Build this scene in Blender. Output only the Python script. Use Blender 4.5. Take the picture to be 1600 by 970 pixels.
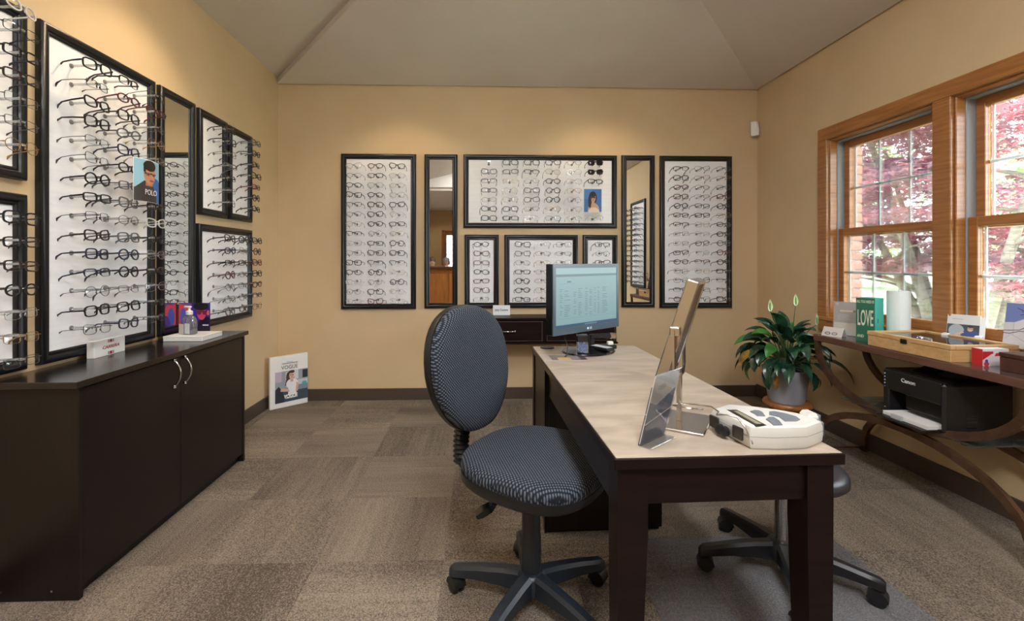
import bpy, bmesh, math, random
from mathutils import Vector, Matrix
R = math.radians
random.seed(7)
sc = bpy.context.scene
C = sc.collection
for o in list(bpy.data.objects): bpy.data.objects.remove(o)

# ---------------------------------------------------------------- camera
F, CX, CY, YAW, CAMH = 734.7, 773.39, 407.67, 0.033, 1.1833
cam = bpy.data.cameras.new('camera'); co = bpy.data.objects.new('camera', cam); C.objects.link(co)
cam.sensor_fit = 'HORIZONTAL'; cam.sensor_width = 36; cam.lens = 36*F/1600
cam.shift_x = (800-CX)/1600; cam.shift_y = (CY-485)/1600
cam.clip_start = 0.05; cam.clip_end = 200
co.location = (0, 0, CAMH); co.rotation_euler = (R(90), 0, -YAW)
sc.camera = co
# ---------------------------------------------------------------- world, exposure
w = bpy.data.worlds.new('overcast_sky'); sc.world = w; w.use_nodes = True
bg = w.node_tree.nodes['Background']; bg.inputs[0].default_value = (0.86, 0.94, 1.0, 1); bg.inputs[1].default_value = 9.5
sc.view_settings.view_transform = 'Standard'; sc.view_settings.look = 'None'
sc.view_settings.exposure = 0.80; sc.view_settings.gamma = 1; sc.view_settings.use_curve_mapping = False
sc.cycles.transparent_max_bounces = 24
# ---------------------------------------------------------------- room numbers
D, XL, XR, H = 4.0431, -1.7086, 2.4350, 2.7387
YB = -1.95          # the vaulted part ends here, the reception hall goes on behind
SLOPE = 0.25
def ceilz(x, y): return H + SLOPE*min(x-XL, XR-x, D-y)

sun = bpy.data.lights.new('sun', 'SUN'); sun.energy = 5.0; sun.angle = R(12); sun.color = (1, .95, .88)
so = bpy.data.objects.new('sun', sun); C.objects.link(so); so.rotation_euler = (R(28), R(-8), 0)
for yc in (2.82, 1.95):
    al = bpy.data.lights.new('window_portal', 'AREA'); al.shape = 'RECTANGLE'; al.size = .78; al.size_y = 1.24
    al.cycles.is_portal = True
    ao = bpy.data.objects.new('window_portal', al); C.objects.link(ao)
    ao.location = (2.70, yc, 1.42); ao.rotation_euler = (0, R(90), 0); 
    ao.rotation_euler = Vector((-1, 0, 0)).to_track_quat('-Z', 'Z').to_euler()
    ao.location.x = 2.69

# ---------------------------------------------------------------- helpers
def lin(c):
    return tuple(((v/255)/12.92 if v/255 <= .04045 else ((v/255+.055)/1.055)**2.4) for v in c)
MATS = {}
def mat(name, rgb=None, rough=.5, metal=0, spec=.5, emit=None, es=1, **kw):
    if name in MATS: return MATS[name]
    m = bpy.data.materials.new(name); m.use_nodes = True; MATS[name] = m
    b = m.node_tree.nodes['Principled BSDF']
    if rgb is not None: b.inputs['Base Color'].default_value = (*lin(rgb), 1)
    b.inputs['Roughness'].default_value = rough; b.inputs['Metallic'].default_value = metal
    b.inputs['Specular IOR Level'].default_value = spec
    if emit is not None:
        b.inputs['Emission Color'].default_value = (*lin(emit), 1); b.inputs['Emission Strength'].default_value = es
    if 'coat' in kw: b.inputs['Coat Weight'].default_value = kw['coat']; b.inputs['Coat Roughness'].default_value = .15
    return m
def nodes(m): return m.node_tree.nodes, m.node_tree.links, m.node_tree.nodes['Principled BSDF']
def clear(name, tint=(255, 255, 255), gloss=.10, rough=.03, white=0.0):
    """thin clear plastic or glass: mostly see-through, with a fresnel-weighted shine"""
    if name in MATS: return MATS[name]
    m = bpy.data.materials.new(name); m.use_nodes = True; MATS[name] = m
    nt = m.node_tree; nt.nodes.clear()
    out = nt.nodes.new('ShaderNodeOutputMaterial'); tr = nt.nodes.new('ShaderNodeBsdfTransparent')
    gl = nt.nodes.new('ShaderNodeBsdfGlossy'); mx = nt.nodes.new('ShaderNodeMixShader'); fr = nt.nodes.new('ShaderNodeFresnel')
    mu = nt.nodes.new('ShaderNodeMath'); mu.operation = 'MULTIPLY_ADD'; mu.inputs[1].default_value = .8; mu.inputs[2].default_value = gloss; mu.use_clamp = True
    fr.inputs[0].default_value = 1.45; nt.links.new(fr.outputs[0], mu.inputs[0]); nt.links.new(mu.outputs[0], mx.inputs[0])
    tr.inputs[0].default_value = (*lin(tint), 1); gl.inputs['Roughness'].default_value = rough
    nt.links.new(tr.outputs[0], mx.inputs[1]); nt.links.new(gl.outputs[0], mx.inputs[2])
    last = mx
    if white > 0:
        df = nt.nodes.new('ShaderNodeBsdfDiffuse'); df.inputs[0].default_value = (.9, .9, .9, 1)
        m2 = nt.nodes.new('ShaderNodeMixShader'); m2.inputs[0].default_value = white
        nt.links.new(mx.outputs[0], m2.inputs[1]); nt.links.new(df.outputs[0], m2.inputs[2]); last = m2
    nt.links.new(last.outputs[0], out.inputs[0])
    return m
def noisy(name, c1, c2, scale=(8, 8, 8), rough=.5, detail=4, bump=0, lo=.35, hi=.65, spec=.5, dist=0, metal=0, coords='Object', coat=0):
    """two-tone noise material; stretched scale gives wood grain"""
    if name in MATS: return MATS[name]
    m = mat(name, c1, rough, metal, spec); N, L, b = nodes(m)
    tc = N.new('ShaderNodeTexCoord'); mp = N.new('ShaderNodeMapping'); mp.inputs['Scale'].default_value = scale
    nz = N.new('ShaderNodeTexNoise'); nz.inputs['Scale'].default_value = 1; nz.inputs['Detail'].default_value = detail; nz.inputs['Distortion'].default_value = dist
    rp = N.new('ShaderNodeValToRGB'); rp.color_ramp.elements[0].position = lo; rp.color_ramp.elements[1].position = hi
    rp.color_ramp.elements[0].color = (*lin(c1), 1); rp.color_ramp.elements[1].color = (*lin(c2), 1)
    L.new(tc.outputs[coords], mp.inputs[0]); L.new(mp.outputs[0], nz.inputs['Vector']); L.new(nz.outputs[0], rp.inputs[0]); L.new(rp.outputs[0], b.inputs['Base Color'])
    if bump:
        bp = N.new('ShaderNodeBump'); bp.inputs['Strength'].default_value = bump; bp.inputs['Distance'].default_value = .002
        L.new(nz.outputs[0], bp.inputs['Height']); L.new(bp.outputs[0], b.inputs['Normal'])
    if coat: b.inputs['Coat Weight'].default_value = coat; b.inputs['Coat Roughness'].default_value = .12
    return m

class MB:
    """collects shapes into one mesh"""
    def __init__(s): s.bm = bmesh.new()
    def _tag(s, verts, mi):
        if mi:
            for f in {f for v in verts for f in v.link_faces}: f.material_index = mi
    def box(s, lo, hi, bev=0, M=None, mi=0, seg=1):
        g = bmesh.ops.create_cube(s.bm, size=1); vs = g['verts']
        c = [(a+b)/2 for a, b in zip(lo, hi)]; d = [b-a for a, b in zip(lo, hi)]
        for v in vs: v.co = Vector((v.co.x*d[0]+c[0], v.co.y*d[1]+c[1], v.co.z*d[2]+c[2]))
        if mi: s._tag(vs, mi)
        if bev:
            es = list({e for v in vs for e in v.link_edges})
            r = bmesh.ops.bevel(s.bm, geom=es, offset=min(bev, min(d)*.49), segments=seg, affect='EDGES', profile=.5, clamp_overlap=True)
            vs = list({v for f in r['faces'] for v in f.verts} | {v for v in vs if v.is_valid})
        if M is not None:
            for v in vs: v.co = M @ v.co
        return s
    def rings(s, rs, cap0=True, cap1=True, closed=True, mi=0):
        vs = [[s.bm.verts.new(p) for p in r] for r in rs]; n = len(rs[0]); fs = []
        for a, b in zip(vs, vs[1:]):
            for i in range(n if closed else n-1):
                j = (i+1) % n
                try: fs.append(s.bm.faces.new((a[i], a[j], b[j], b[i])))
                except ValueError: pass
        if cap0: fs.append(s.bm.faces.new(vs[0][::-1]))
        if cap1: fs.append(s.bm.faces.new(vs[-1]))
        for f in fs: f.material_index = mi
        return s
    def lathe(s, prof, n=20, M=None, mi=0, sx=1, sy=1, cap=True):
        rs = []
        for r, z in prof:
            ring = []
            for i in range(n):
                a = 2*math.pi*i/n; p = Vector((max(r, 1e-4)*math.cos(a)*sx, max(r, 1e-4)*math.sin(a)*sy, z))
                ring.append(M @ p if M is not None else p)
            rs.append(ring)
        return s.rings(rs, cap, cap, mi=mi)
    def cyl(s, p0, p1, r0, r1=None, n=12, mi=0): return s.tube([p0, p1], [r0, r0 if r1 is None else r1], n, mi)
    def tube(s, pts, r, n=8, mi=0, flat=None, up=(0, 0, 1), cap=True):
        """sweep along pts; r number or list; flat=(w,h) gives a rectangular strip"""
        pts = [Vector(p) for p in pts]; rs = []; up = Vector(up); prev = None
        for i, p in enumerate(pts):
            t = (pts[min(i+1, len(pts)-1)]-pts[max(i-1, 0)]).normalized()
            if prev is None:
                u = up if abs(t.dot(up)) < .95 else Vector((1, 0, 0))
                a = t.cross(u).normalized()
            else: a = (prev-t*prev.dot(t)).normalized()
            prev = a; b = a.cross(t).normalized()
            if flat:
                k = flat[i] if isinstance(flat[0], (tuple, list)) else flat
                rs.append([p+a*(x*k[0]/2)+b*(y*k[1]/2) for x, y in ((-1, -1), (1, -1), (1, 1), (-1, 1))])
            else:
                rr = r[i] if isinstance(r, (list, tuple)) else r
                rs.append([p+(a*math.cos(2*math.pi*k/n)+b*math.sin(2*math.pi*k/n))*rr for k in range(n)])
        return s.rings(rs, cap, cap, mi=mi)
    def prism(s, poly, z0, z1, M=None, mi=0, inset=0, dz=0):
        c = Vector((sum(p[0] for p in poly)/len(poly), sum(p[1] for p in poly)/len(poly)))
        def ring(k, z):
            return [Vector((c.x+(p[0]-c.x)*k, c.y+(p[1]-c.y)*k, z)) for p in poly]
        rs = [ring(1, z0), ring(1, z1-dz)]
        if inset or dz: rs.append(ring(1-inset, z1))
        if M is not None: rs = [[M @ p for p in r] for r in rs]
        return s.rings(rs, mi=mi)
    def poly(s, pts, mi=0):
        f = s.bm.faces.new([s.bm.verts.new(p) for p in pts]); f.material_index = mi; return s
    def mesh(s, name, mats, smooth=False):
        me = bpy.data.meshes.new(name); bmesh.ops.recalc_face_normals(s.bm, faces=s.bm.faces[:]) if s.bm.faces else None
        s.bm.to_mesh(me); s.bm.free()
        for m in (mats if isinstance(mats, (list, tuple)) else [mats]): me.materials.append(m)
        if smooth is not False:
            me.shade_smooth()
            if smooth is not True: 
                try: me.set_sharp_from_angle(angle=R(smooth))
                except Exception: pass
        return me
    def build(s, name, mats, parent=None, smooth=False, loc=(0, 0, 0), rot=(0, 0, 0)):
        return link(name, s.mesh(name, mats, smooth), parent, loc, rot)
def link(name, data, parent=None, loc=(0, 0, 0), rot=(0, 0, 0)):
    o = bpy.data.objects.new(name, data); C.objects.link(o); o.parent = parent; o.location = loc; o.rotation_euler = rot
    return o
def thing(name, label, cat, loc=(0, 0, 0), rotz=0, group=None):
    o = bpy.data.objects.new(name, None); C.objects.link(o); o.empty_display_size = .05
    o.location = loc; o.rotation_euler = (0, 0, rotz); o['label'] = label; o['category'] = cat
    if group: o['group'] = group
    return o
def tag(o, label, cat, group=None):
    o['label'] = label; o['category'] = cat
    if group: o['group'] = group
    return o
def struct(o, label=None):
    o['kind'] = 'structure'
    if label: o['label'] = label
    return o
def text(s, size, m, parent, loc, rot=(R(90), 0, 0), name='lettering', sx=1, bold=0, align='CENTER', shear=0, spacing=1):
    cu = bpy.data.curves.new('txt', 'FONT'); cu.body = s; cu.size = size; cu.align_x = align; cu.align_y = 'CENTER'; cu.extrude = .0003
    cu.offset = bold; cu.shear = shear; cu.space_character = spacing; cu.resolution_u = 3
    t = bpy.data.objects.new('txt', cu); C.objects.link(t)
    dg = bpy.context.evaluated_depsgraph_get(); me = bpy.data.meshes.new_from_object(t.evaluated_get(dg))
    bpy.data.objects.remove(t); me.materials.clear(); me.materials.append(m)
    o = link(name, me, parent, loc, rot); o.scale = (sx, 1, 1)
    return o
def ell(cx, cz, rx, rz, n=20, a0=0, a1=360):
    return [(cx+rx*math.cos(R(a0+(a1-a0)*i/n)), cz+rz*math.sin(R(a0+(a1-a0)*i/n))) for i in range(n + (0 if a1-a0 == 360 else 1))]
def rect(x0, z0, x1, z1): return [(x0, z0), (x1, z0), (x1, z1), (x0, z1)]
def clip(poly, x, keep):
    out = []
    for i in range(len(poly)):
        a, b = poly[i], poly[(i+1) % len(poly)]; ia = (a[0]-x)*keep >= 0; ib = (b[0]-x)*keep >= 0
        if ia: out.append(a)
        if ia != ib:
            t = (x-a[0])/(b[0]-a[0]); out.append((x, a[1]+t*(b[1]-a[1])))
    return out
def picture(name, parent, shapes, loc=(0, 0, 0), rot=(0, 0, 0), w=1, h=1, bend=0, strips=1):
    """flat print in the local xz plane facing -y; shapes are (polygon in 0..1, rgb), later ones on top"""
    mb = MB(); mats = []; idx = {}
    for k, (pl, rgb) in enumerate(shapes):
        if rgb not in idx: idx[rgb] = len(mats); mats.append(mat('print_%d_%d_%d' % rgb, rgb, .45))
        for s in range(strips):
            q = pl
            if strips > 1:
                q = clip(q, s/strips, 1)
                if len(q) > 2: q = clip(q, (s+1)/strips, -1)
            if len(q) < 3: continue
            pts = [((x)*w, -.00025*(k+1)-bend*(1-(2*x-1)**2), z*h) for x, z in q]
            try: mb.poly(pts, idx[rgb])
            except ValueError: pass
    me = bpy.data.meshes.new(name); mb.bm.to_mesh(me); mb.bm.free()
    for m in mats: me.materials.append(m)
    return link(name, me, parent, loc, rot)
def copy_tree(o, parent=None):
    c = o.copy(); C.objects.link(c); c.parent = parent
    for ch in list(o.children): copy_tree(ch, c)
    return c
def arc(p0, p1, p2, n):
    """quadratic curve"""
    p0, p1, p2 = Vector(p0), Vector(p1), Vector(p2)
    return [p0*(1-t)**2+p1*2*t*(1-t)+p2*t*t for t in [i/n for i in range(n+1)]]
ORD = 'first second third fourth fifth sixth seventh eighth ninth tenth eleventh twelfth thirteenth fourteenth fifteenth sixteenth'.split()

# ---------------------------------------------------------------- shared materials
M_wall = noisy('tan_wall_paint', (208, 182, 144), (212, 187, 150), (3, 3, 3), .75, 3, bump=.02, spec=.25)
M_ceil = noisy('ceiling_paint', (218, 210, 203), (223, 216, 209), (2, 2, 2), .85, 3, spec=.2)
M_base = mat('brown_vinyl_base', (74, 62, 52), .55)
M_esp = noisy('espresso_laminate', (23, 17, 16), (29, 22, 20), (60, 3, 3), .38, 5, spec=.35)
M_espd = noisy('espresso_wood', (22, 12, 12), (31, 18, 17), (4, 40, 40), .36, 5, spec=.18)
M_esptop = noisy('espresso_top', (26, 20, 19), (32, 25, 23), (3, 60, 3), .2, 5, spec=.6)
M_desk = noisy('beige_desk_laminate', (152, 137, 121), (186, 171, 153), (5, 14, 5), .42, 6, lo=.3, hi=.7, spec=.45, dist=.6)
M_black = mat('black_plastic', (22, 22, 24), .42)
M_blackg = mat('black_gloss_plastic', (14, 14, 16), .22)
M_frame = mat('black_frame_lacquer', (17, 18, 22), .36, spec=.55)
M_white = mat('white_plastic', (232, 231, 228), .4)
M_paper = mat('white_paper', (236, 235, 232), .7)
M_panel = noisy('white_board', (243, 243, 246), (249, 249, 251), (3, 3, 60), .55, 4, spec=.35)
M_chrome = mat('brushed_chrome', (200, 196, 190), .22, 1)
M_steel = mat('polished_steel', (205, 203, 200), .14, 1)
M_mirror = mat('mirror_silver', (232, 236, 234), .01, 1)
M_oak = noisy('window_oak', (146, 92, 44), (178, 120, 66), (5, 5, 70), .35, 5, lo=.3, hi=.7, coat=.3)
M_oakh = noisy('window_oak_horizontal', (146, 92, 44), (178, 120, 66), (60, 4, 60), .35, 5, lo=.3, hi=.7, coat=.3)
M_munt = mat('pale_muntin', (226, 230, 232), .5)
M_grey = mat('grey_vinyl', (150, 152, 154), .5)
M_bronze = noisy('bronze_metal', (92, 66, 50), (112, 84, 66), (20, 20, 20), .36, 3, metal=.55)
M_glass = clear('window_glass', (250, 252, 252), .0, .0)
M_acry = clear('clear_acrylic', (248, 250, 250), .08, .05, .06)
M_rod = clear('clear_rod', (240, 241, 241), .10, .1, .18)
# ================================================================ the setting
def carpet(name, along_x):
    m = mat(name, (120, 105, 90), .95, spec=.1); N, L, b = nodes(m)
    tc = N.new('ShaderNodeTexCoord'); oi = N.new('ShaderNodeObjectInfo')
    def noise(scale, detail=3, src='Object'):
        mp = N.new('ShaderNodeMapping'); mp.inputs['Scale'].default_value = scale
        nz = N.new('ShaderNodeTexNoise'); nz.noise_dimensions = '4D'; nz.inputs['Scale'].default_value = 1; nz.inputs['Detail'].default_value = detail
        mw = N.new('ShaderNodeMath'); mw.operation = 'MULTIPLY'; mw.inputs[1].default_value = 60
        L.new(oi.outputs['Random'], mw.inputs[0]); L.new(mw.outputs[0], nz.inputs['W'])
        L.new(tc.outputs[src], mp.inputs[0]); L.new(mp.outputs[0], nz.inputs['Vector']); return nz
    st = noise((3, 46, 1) if along_x else (46, 3, 1), 2)        # tufted lines
    band = noise((.9, 4.2, 1) if along_x else (4.2, .9, 1), 1)  # broad light and dark bands
    pile = noise((215, 215, 215), 2)
    def mth(op, a, bb):
        n = N.new('ShaderNodeMath'); n.operation = op
        for i, v in enumerate((a, bb)):
            if isinstance(v, (int, float)): n.inputs[i].default_value = v
            else: L.new(v, n.inputs[i])
        return n.outputs[0]
    v = mth('ADD', mth('MULTIPLY', st.outputs[0], .24), mth('MULTIPLY', band.outputs[0], .50))
    v = mth('ADD', v, mth('MULTIPLY', pile.outputs[0], 1.35))
    v = mth('ADD', v, mth('MULTIPLY', oi.outputs['Random'], .11))
    rp = N.new('ShaderNodeValToRGB'); e = rp.color_ramp.elements
    e[0].position = .78; e[0].color = (*lin((84, 75, 68)), 1); e[1].position = 1.0; e[1].color = (*lin((160, 146, 130)), 1)
    mr = mth('MULTIPLY', mth('SUBTRACT', v, .20), .82); L.new(mr, rp.inputs[0]); L.new(rp.outputs[0], b.inputs['Base Color'])
    bp = N.new('ShaderNodeBump'); bp.inputs['Strength'].default_value = .6; bp.inputs['Distance'].default_value = .004
    L.new(pile.outputs[0], bp.inputs['Height']); L.new(bp.outputs[0], b.inputs['Normal'])
    e[0].position = .58; e[1].position = 1.06
    return m
M_car = [carpet('carpet_lines_across', True), carpet('carpet_lines_along', False)]
fl = struct(MB().box((XL-.2, -9, -.12), (XR+.2, D+.2, -.006)).build('floor', M_car[0]))
gx, gy = -.64, 2.369
for i in range(-3, 8):
    for j in range(-3, 5):
        x0, x1 = max(gx+i*.5, XL), min(gx+(i+1)*.5, XR); y0, y1 = gy+j*.5, min(gy+(j+1)*.5, D)
        if x1-x0 < .01 or y1-y0 < .01: continue
        cx, cy = (x0+x1)/2, (y0+y1)/2; g = .0006
        MB().box((x0-cx+g, y0-cy+g, -.006), (x1-cx-g, y1-cy-g, 0)).build('carpet_tile', M_car[(i*3+j*5+(i*j) % 3) % 2], fl, loc=(cx, cy, 0))
T = .18
YF = YB-4.0
struct(MB().box((XL-T, YF, -.1), (XL, D+T, H+.02)).build('wall_left', M_wall))
struct(MB().box((XL-T, D, -.1), (XR+T, D+T, H+.02)).build('wall_back', M_wall))
WY0, WY1, WZ0, WZ1 = 1.565, 3.20, .79, 2.03       # window opening in the right wall
WT = .15
wr = MB()
wr.box((XR, WY1, -.1), (XR+WT, D+T, H+.02)); wr.box((XR, YF, -.1), (XR+WT, WY0, H+.02))
wr.box((XR, WY0, -.1), (XR+WT, WY1, WZ0)); wr.box((XR, WY0, WZ1), (XR+WT, WY1, H+.02))
struct(wr.build('wall_right', M_wall))
xm = (XL+XR)/2; hw = (XR-XL)/2; zr = H+SLOPE*hw
cb = MB()
cb.poly([(XL, D, H), (XR, D, H), (xm, D-hw, zr)])
cb.poly([(XL, D, H), (xm, D-hw, zr), (xm, YB, zr), (XL, YB, H)])
cb.poly([(XR, D, H), (XR, YB, H), (xm, YB, zr), (xm, D-hw, zr)])
cb.poly([(XL, YB, H), (xm, YB, zr), (XR, YB, H)])
cb.poly([(XL, YB, H), (XR, YB, H), (XR, YF, H), (XL, YF, H)])
ceil = cb.build('ceiling', M_ceil); ceil['kind'] = 'structure'
mo = ceil.modifiers.new('thickness', 'SOLIDIFY'); mo.thickness = .06; mo.offset = 1
for f in ceil.data.polygons:
    pass
YF = YB-4.0; GX0, GX1 = -1.02, -.34      # glazed entrance door in the far hall wall
struct(MB().box((XL-T, YF-.15, -.1), (GX0-.1, YF, H+.02)).box((GX1+.1, YF-.15, -.1), (XR+T, YF, H+.02)).box((GX0-.1, YF-.15, 2.1), (GX1+.1, YF, H+.02)).build('wall_front', M_wall))
struct(MB().box((XL-4, YF-12, -.12), (XR+4, YF-.15, -.02)).build('pavement', mat('pale_concrete', (176, 174, 168), .9)), 'pale concrete walk outside the entrance door')
bt, bh = .014, .098
struct(MB().box((XL+bt, D-bt, 0), (XR-bt, D, bh), .003).build('baseboard_back', M_base))
struct(MB().box((XL, YB, 0), (XL+bt, D, bh), .003).build('baseboard_left', M_base))
struct(MB().box((XR-bt, YB, 0), (XR, D, bh+.01), .003).build('baseboard_right', M_base))

# ---- window trim and two double-hung windows
CZ = .085
tr = struct(link('trim_1', None)); tr['label'] = 'oak casing around the pair of windows on right wall'
def tb(n, lo, hi, m, par=None, bev=.004): return MB().box(lo, hi, bev).build(n, m, par or tr)
tb('casing', (XR-.02, WY0-CZ, WZ1), (XR, WY1+CZ, WZ1+CZ), M_oakh)
tb('casing', (XR-.02, WY1, WZ0-.1), (XR, WY1+CZ, WZ1), M_oak)
tb('casing', (XR-.02, WY0-CZ, WZ0-.1), (XR, WY0, WZ1), M_oak)
tb('window_stool', (XR-.028, WY0-CZ, WZ0-.022), (XR+.03, WY1+CZ, WZ0+.004), M_oakh)
tb('apron', (XR-.016, WY0-.06, WZ0-.09), (XR, WY1+.06, WZ0-.022), M_oakh)
MU0, MU1 = 2.335, 2.435
tb('mullion', (XR-.02, MU0, WZ0+.004), (XR+.004, MU1, WZ1), M_oak)
tb('mullion_post', (XR+.004, MU0+.012, WZ0), (XR+WT, MU1-.012, WZ1), M_oak)
def window(n, y0, y1):
    wn = struct(link('window_%d' % n, None, loc=(XR, (y0+y1)/2, WZ0))); hwd = (y1-y0)/2; hz = WZ1-WZ0
    def b(nm, lo, hi, m, par=wn, bev=.003): return MB().box(lo, hi, bev).build(nm, m, par)
    # jamb lining, wood then grey track
    for s in (-1, 1):
        b('jamb', (0.0, min(s*hwd, s*(hwd-.012)), 0), (.05, max(s*hwd, s*(hwd-.012)), hz), M_oak)
        b('jamb_track', (.05, min(s*hwd, s*(hwd-.016)), 0), (.13, max(s*hwd, s*(hwd-.016)), hz), M_grey)
    b('head_jamb', (0, -hwd, hz-.012), (.05, hwd, hz), M_oakh); b('head_track', (.05, -hwd, hz-.022), (.13, hwd, hz), M_grey)
    b('sill', (.03, -hwd, -.01), (.16, hwd, .008), M_oakh)
    zm = 1.378-WZ0
    for nm, x0, za, zb, bot in (('lower_sash', .055, .008, zm+.028, .055), ('upper_sash', .095, zm-.028, hz-.022, .05)):
        x1 = x0+.036; yi = hwd-.018; st = .045
        sa = MB(); sa.box((x0, -yi, za), (x1, -yi+st, zb), .003); sa.box((x0, yi-st, za), (x1, yi, zb), .003)
        so_ = sa.build(nm, M_oak, wn)
        MB().box((x0, -yi+st, za), (x1, yi-st, za+bot), .003).build('bottom_rail', M_oakh, so_)
        MB().box((x0, -yi+st, zb-.048), (x1, yi-st, zb), .003).build('top_rail', M_oakh, so_)
        gy0, gy1, gz0, gz1 = -yi+st, yi-st, za+bot, zb-.048; gxm = (x0+x1)/2
        MB().box((gxm-.002, gy0, gz0), (gxm+.002, gy1, gz1)).build('pane', M_glass, so_)
        for k in (1, 2):
            yy = gy0+(gy1-gy0)*k/3; MB().box((gxm+.004, yy-.008, gz0), (gxm+.012, yy+.008, gz1), .002).build('muntin', M_munt, so_)
        zz = (gz0+gz1)/2; MB().box((gxm+.0045, gy0, zz-.008), (gxm+.0125, gy1, zz+.008), .002).build('muntin', M_munt, so_)
        # outer aluminium glazing strip
        MB().box((x1, gy0, gz0), (x1+.006, gy0+.012, gz1)).box((x1, gy1-.012, gz0), (x1+.006, gy1, gz1)).build('glazing_strip', M_white, so_)
    MB().box((.045, -hwd+.02, zm+.02), (.058, -hwd+.06, zm+.036), .003).build('sash_lock', M_white, wn)
window(1, MU1, WY1); window(2, WY0, MU0)

# ---- outside: brick veneer, lawn, trees
M_brick = noisy('pink_brick', (186, 140, 126), (206, 164, 150), (30, 30, 30), .9, 4)
M_mort = mat('mortar', (196, 190, 182), .95)
ew = MB(); bx0, bx1 = XR+WT, XR+WT+.10
ew.box((bx0, WY1+.028, -.6), (bx1-.006, D+1, 3.2)); ew.box((bx0, -1, -.6), (bx1-.006, WY0-.02, 3.2)); ew.box((bx0, WY0-.02, -.6), (bx1-.006, WY1+.028, WZ0-.03)); ew.box((bx0, WY0-.02, WZ1+.03), (bx1-.006, WY1+.028, 3.2))
ex = struct(ew.build('wall_exterior', M_mort))
bmz = [MB().box((-.052, -l/2, -.0285), (.052, l/2, .0285), .004).mesh('brick', M_brick) for l in (.20, .098)]
for k in range(22):
    z = .62+k*.0667; l = k % 2; ln = (.20, .098)[l]
    link('brick', bmz[l], ex, (bx0+.053, WY1+.018+ln/2, z)); link('brick', bmz[l], ex, (bx0+.053, WY0-.010-ln/2, z))
M_lawn = noisy('lawn_grass', (150, 158, 124), (194, 198, 166), (1.2, 1.2, 1.2), .95, 6)
struct(MB().box((bx0, -40, -.7), (90, 70, -.6)).build('lawn', M_lawn), 'sunlit lawn outside the windows')
def leafmat(name, cols, scale):
    m = mat(name, cols[0], .6, spec=.3); N, L, b = nodes(m)
    tc = N.new('ShaderNodeTexCoord'); nz = N.new('ShaderNodeTexNoise'); nz.inputs['Scale'].default_value = scale; nz.inputs['Detail'].default_value = 5
    rp = N.new('ShaderNodeValToRGB'); el = rp.color_ramp.elements
    el[0].position = .32; el[0].color = (*lin(cols[0]), 1); el[1].position = .68; el[1].color = (*lin(cols[-1]), 1)
    for i, c in enumerate(cols[1:-1]):
        e = el.new(.32+.36*(i+1)/(len(cols)-1)); e.color = (*lin(c), 1)
    L.new(tc.outputs['Object'], nz.inputs[0]); L.new(nz.outputs[0], rp.inputs[0]); L.new(rp.outputs[0], b.inputs['Base Color'])
    b.inputs['Transmission Weight'].default_value = 0
    tl = N.new('ShaderNodeBsdfTranslucent'); mx = N.new('ShaderNodeMixShader'); mx.inputs[0].default_value = .55
    L.new(rp.outputs[0], tl.inputs[0]); out = N['Material Output']
    L.new(b.outputs[0], mx.inputs[1]); L.new(tl.outputs[0], mx.inputs[2]); L.new(mx.outputs[0], out.inputs[0])
    return m
M_maple = leafmat('maple_leaf', [(134, 108, 124), (160, 130, 142), (188, 122, 132), (188, 158, 168), (214, 194, 198)], 1.5)
M_bark = noisy('maple_bark', (110, 104, 96), (150, 146, 132), (6, 6, 30), .9, 4)
M_green = leafmat('green_leaf', [(130, 158, 110), (172, 196, 146), (206, 220, 180)], .6)
def star_leaf(verts, faces, p, s, rnd):
    nrm = Vector((rnd.gauss(0, .35), rnd.gauss(0, .35), 1)).normalized(); a = nrm.orthogonal().normalized(); b = nrm.cross(a)
    t0 = rnd.uniform(0, 6.28); k = len(verts); n = 5; verts.append(p)
    for i in range(n*2):
        ang = t0+math.pi*i/n; r = s*(1 if i % 2 == 0 else .34)*(.8 if i % 4 == 2 else 1)
        verts.append(p+a*(r*math.cos(ang))+b*(r*math.sin(ang))-nrm*(.25*r if i % 2 == 0 else 0))
    for i in range(n*2): faces.append((k, k+1+i, k+1+(i+1) % (n*2)))
def tree(name, label, base, stems, layers, m, leaf, seed, nleaf):
    rnd = random.Random(seed); t = thing(name, label, 'tree', base)
    mb = MB()
    for pts, r0 in stems:
        mb.tube(pts, [r0*(1-.75*i/(len(pts)-1)) for i in range(len(pts))], 7)
    mb.build('trunk', M_bark, t, True)
    vs, fs = [], []
    for (cx, cy, cz, rx, ry, rz, wgt) in layers:
        for _ in range(int(nleaf*wgt)):
            while True:
                q = Vector((rnd.uniform(-1, 1), rnd.uniform(-1, 1), rnd.uniform(-1, 1)))
                if q.length < 1: break
            p = Vector((cx+q.x*rx, cy+q.y*ry, cz+q.z*rz-.25*(q.x**2+q.y**2)*max(rx, ry)*.5))
            star_leaf(vs, fs, p, leaf*rnd.uniform(.7, 1.25), rnd)
    me = bpy.data.meshes.new('foliage'); me.from_pydata([tuple(v) for v in vs], [], fs); me.materials.append(m)
    f = link('foliage', me, t); f['kind'] = 'stuff'
    return t
rnd = random.Random(3); lay = []
for k in range(190):
    z = rnd.uniform(1.45, 5.2); rr = 2.6*math.sqrt(max(.15, 1-((z-3.0)/2.5)**2))
    a = rnd.uniform(0, 6.28); d = rr*math.sqrt(rnd.random())
    lay.append((d*math.cos(a), d*math.sin(a), z, rnd.uniform(.45, .8), rnd.uniform(.45, .8), rnd.uniform(.07, .14), 1/190))
stems = []
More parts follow.
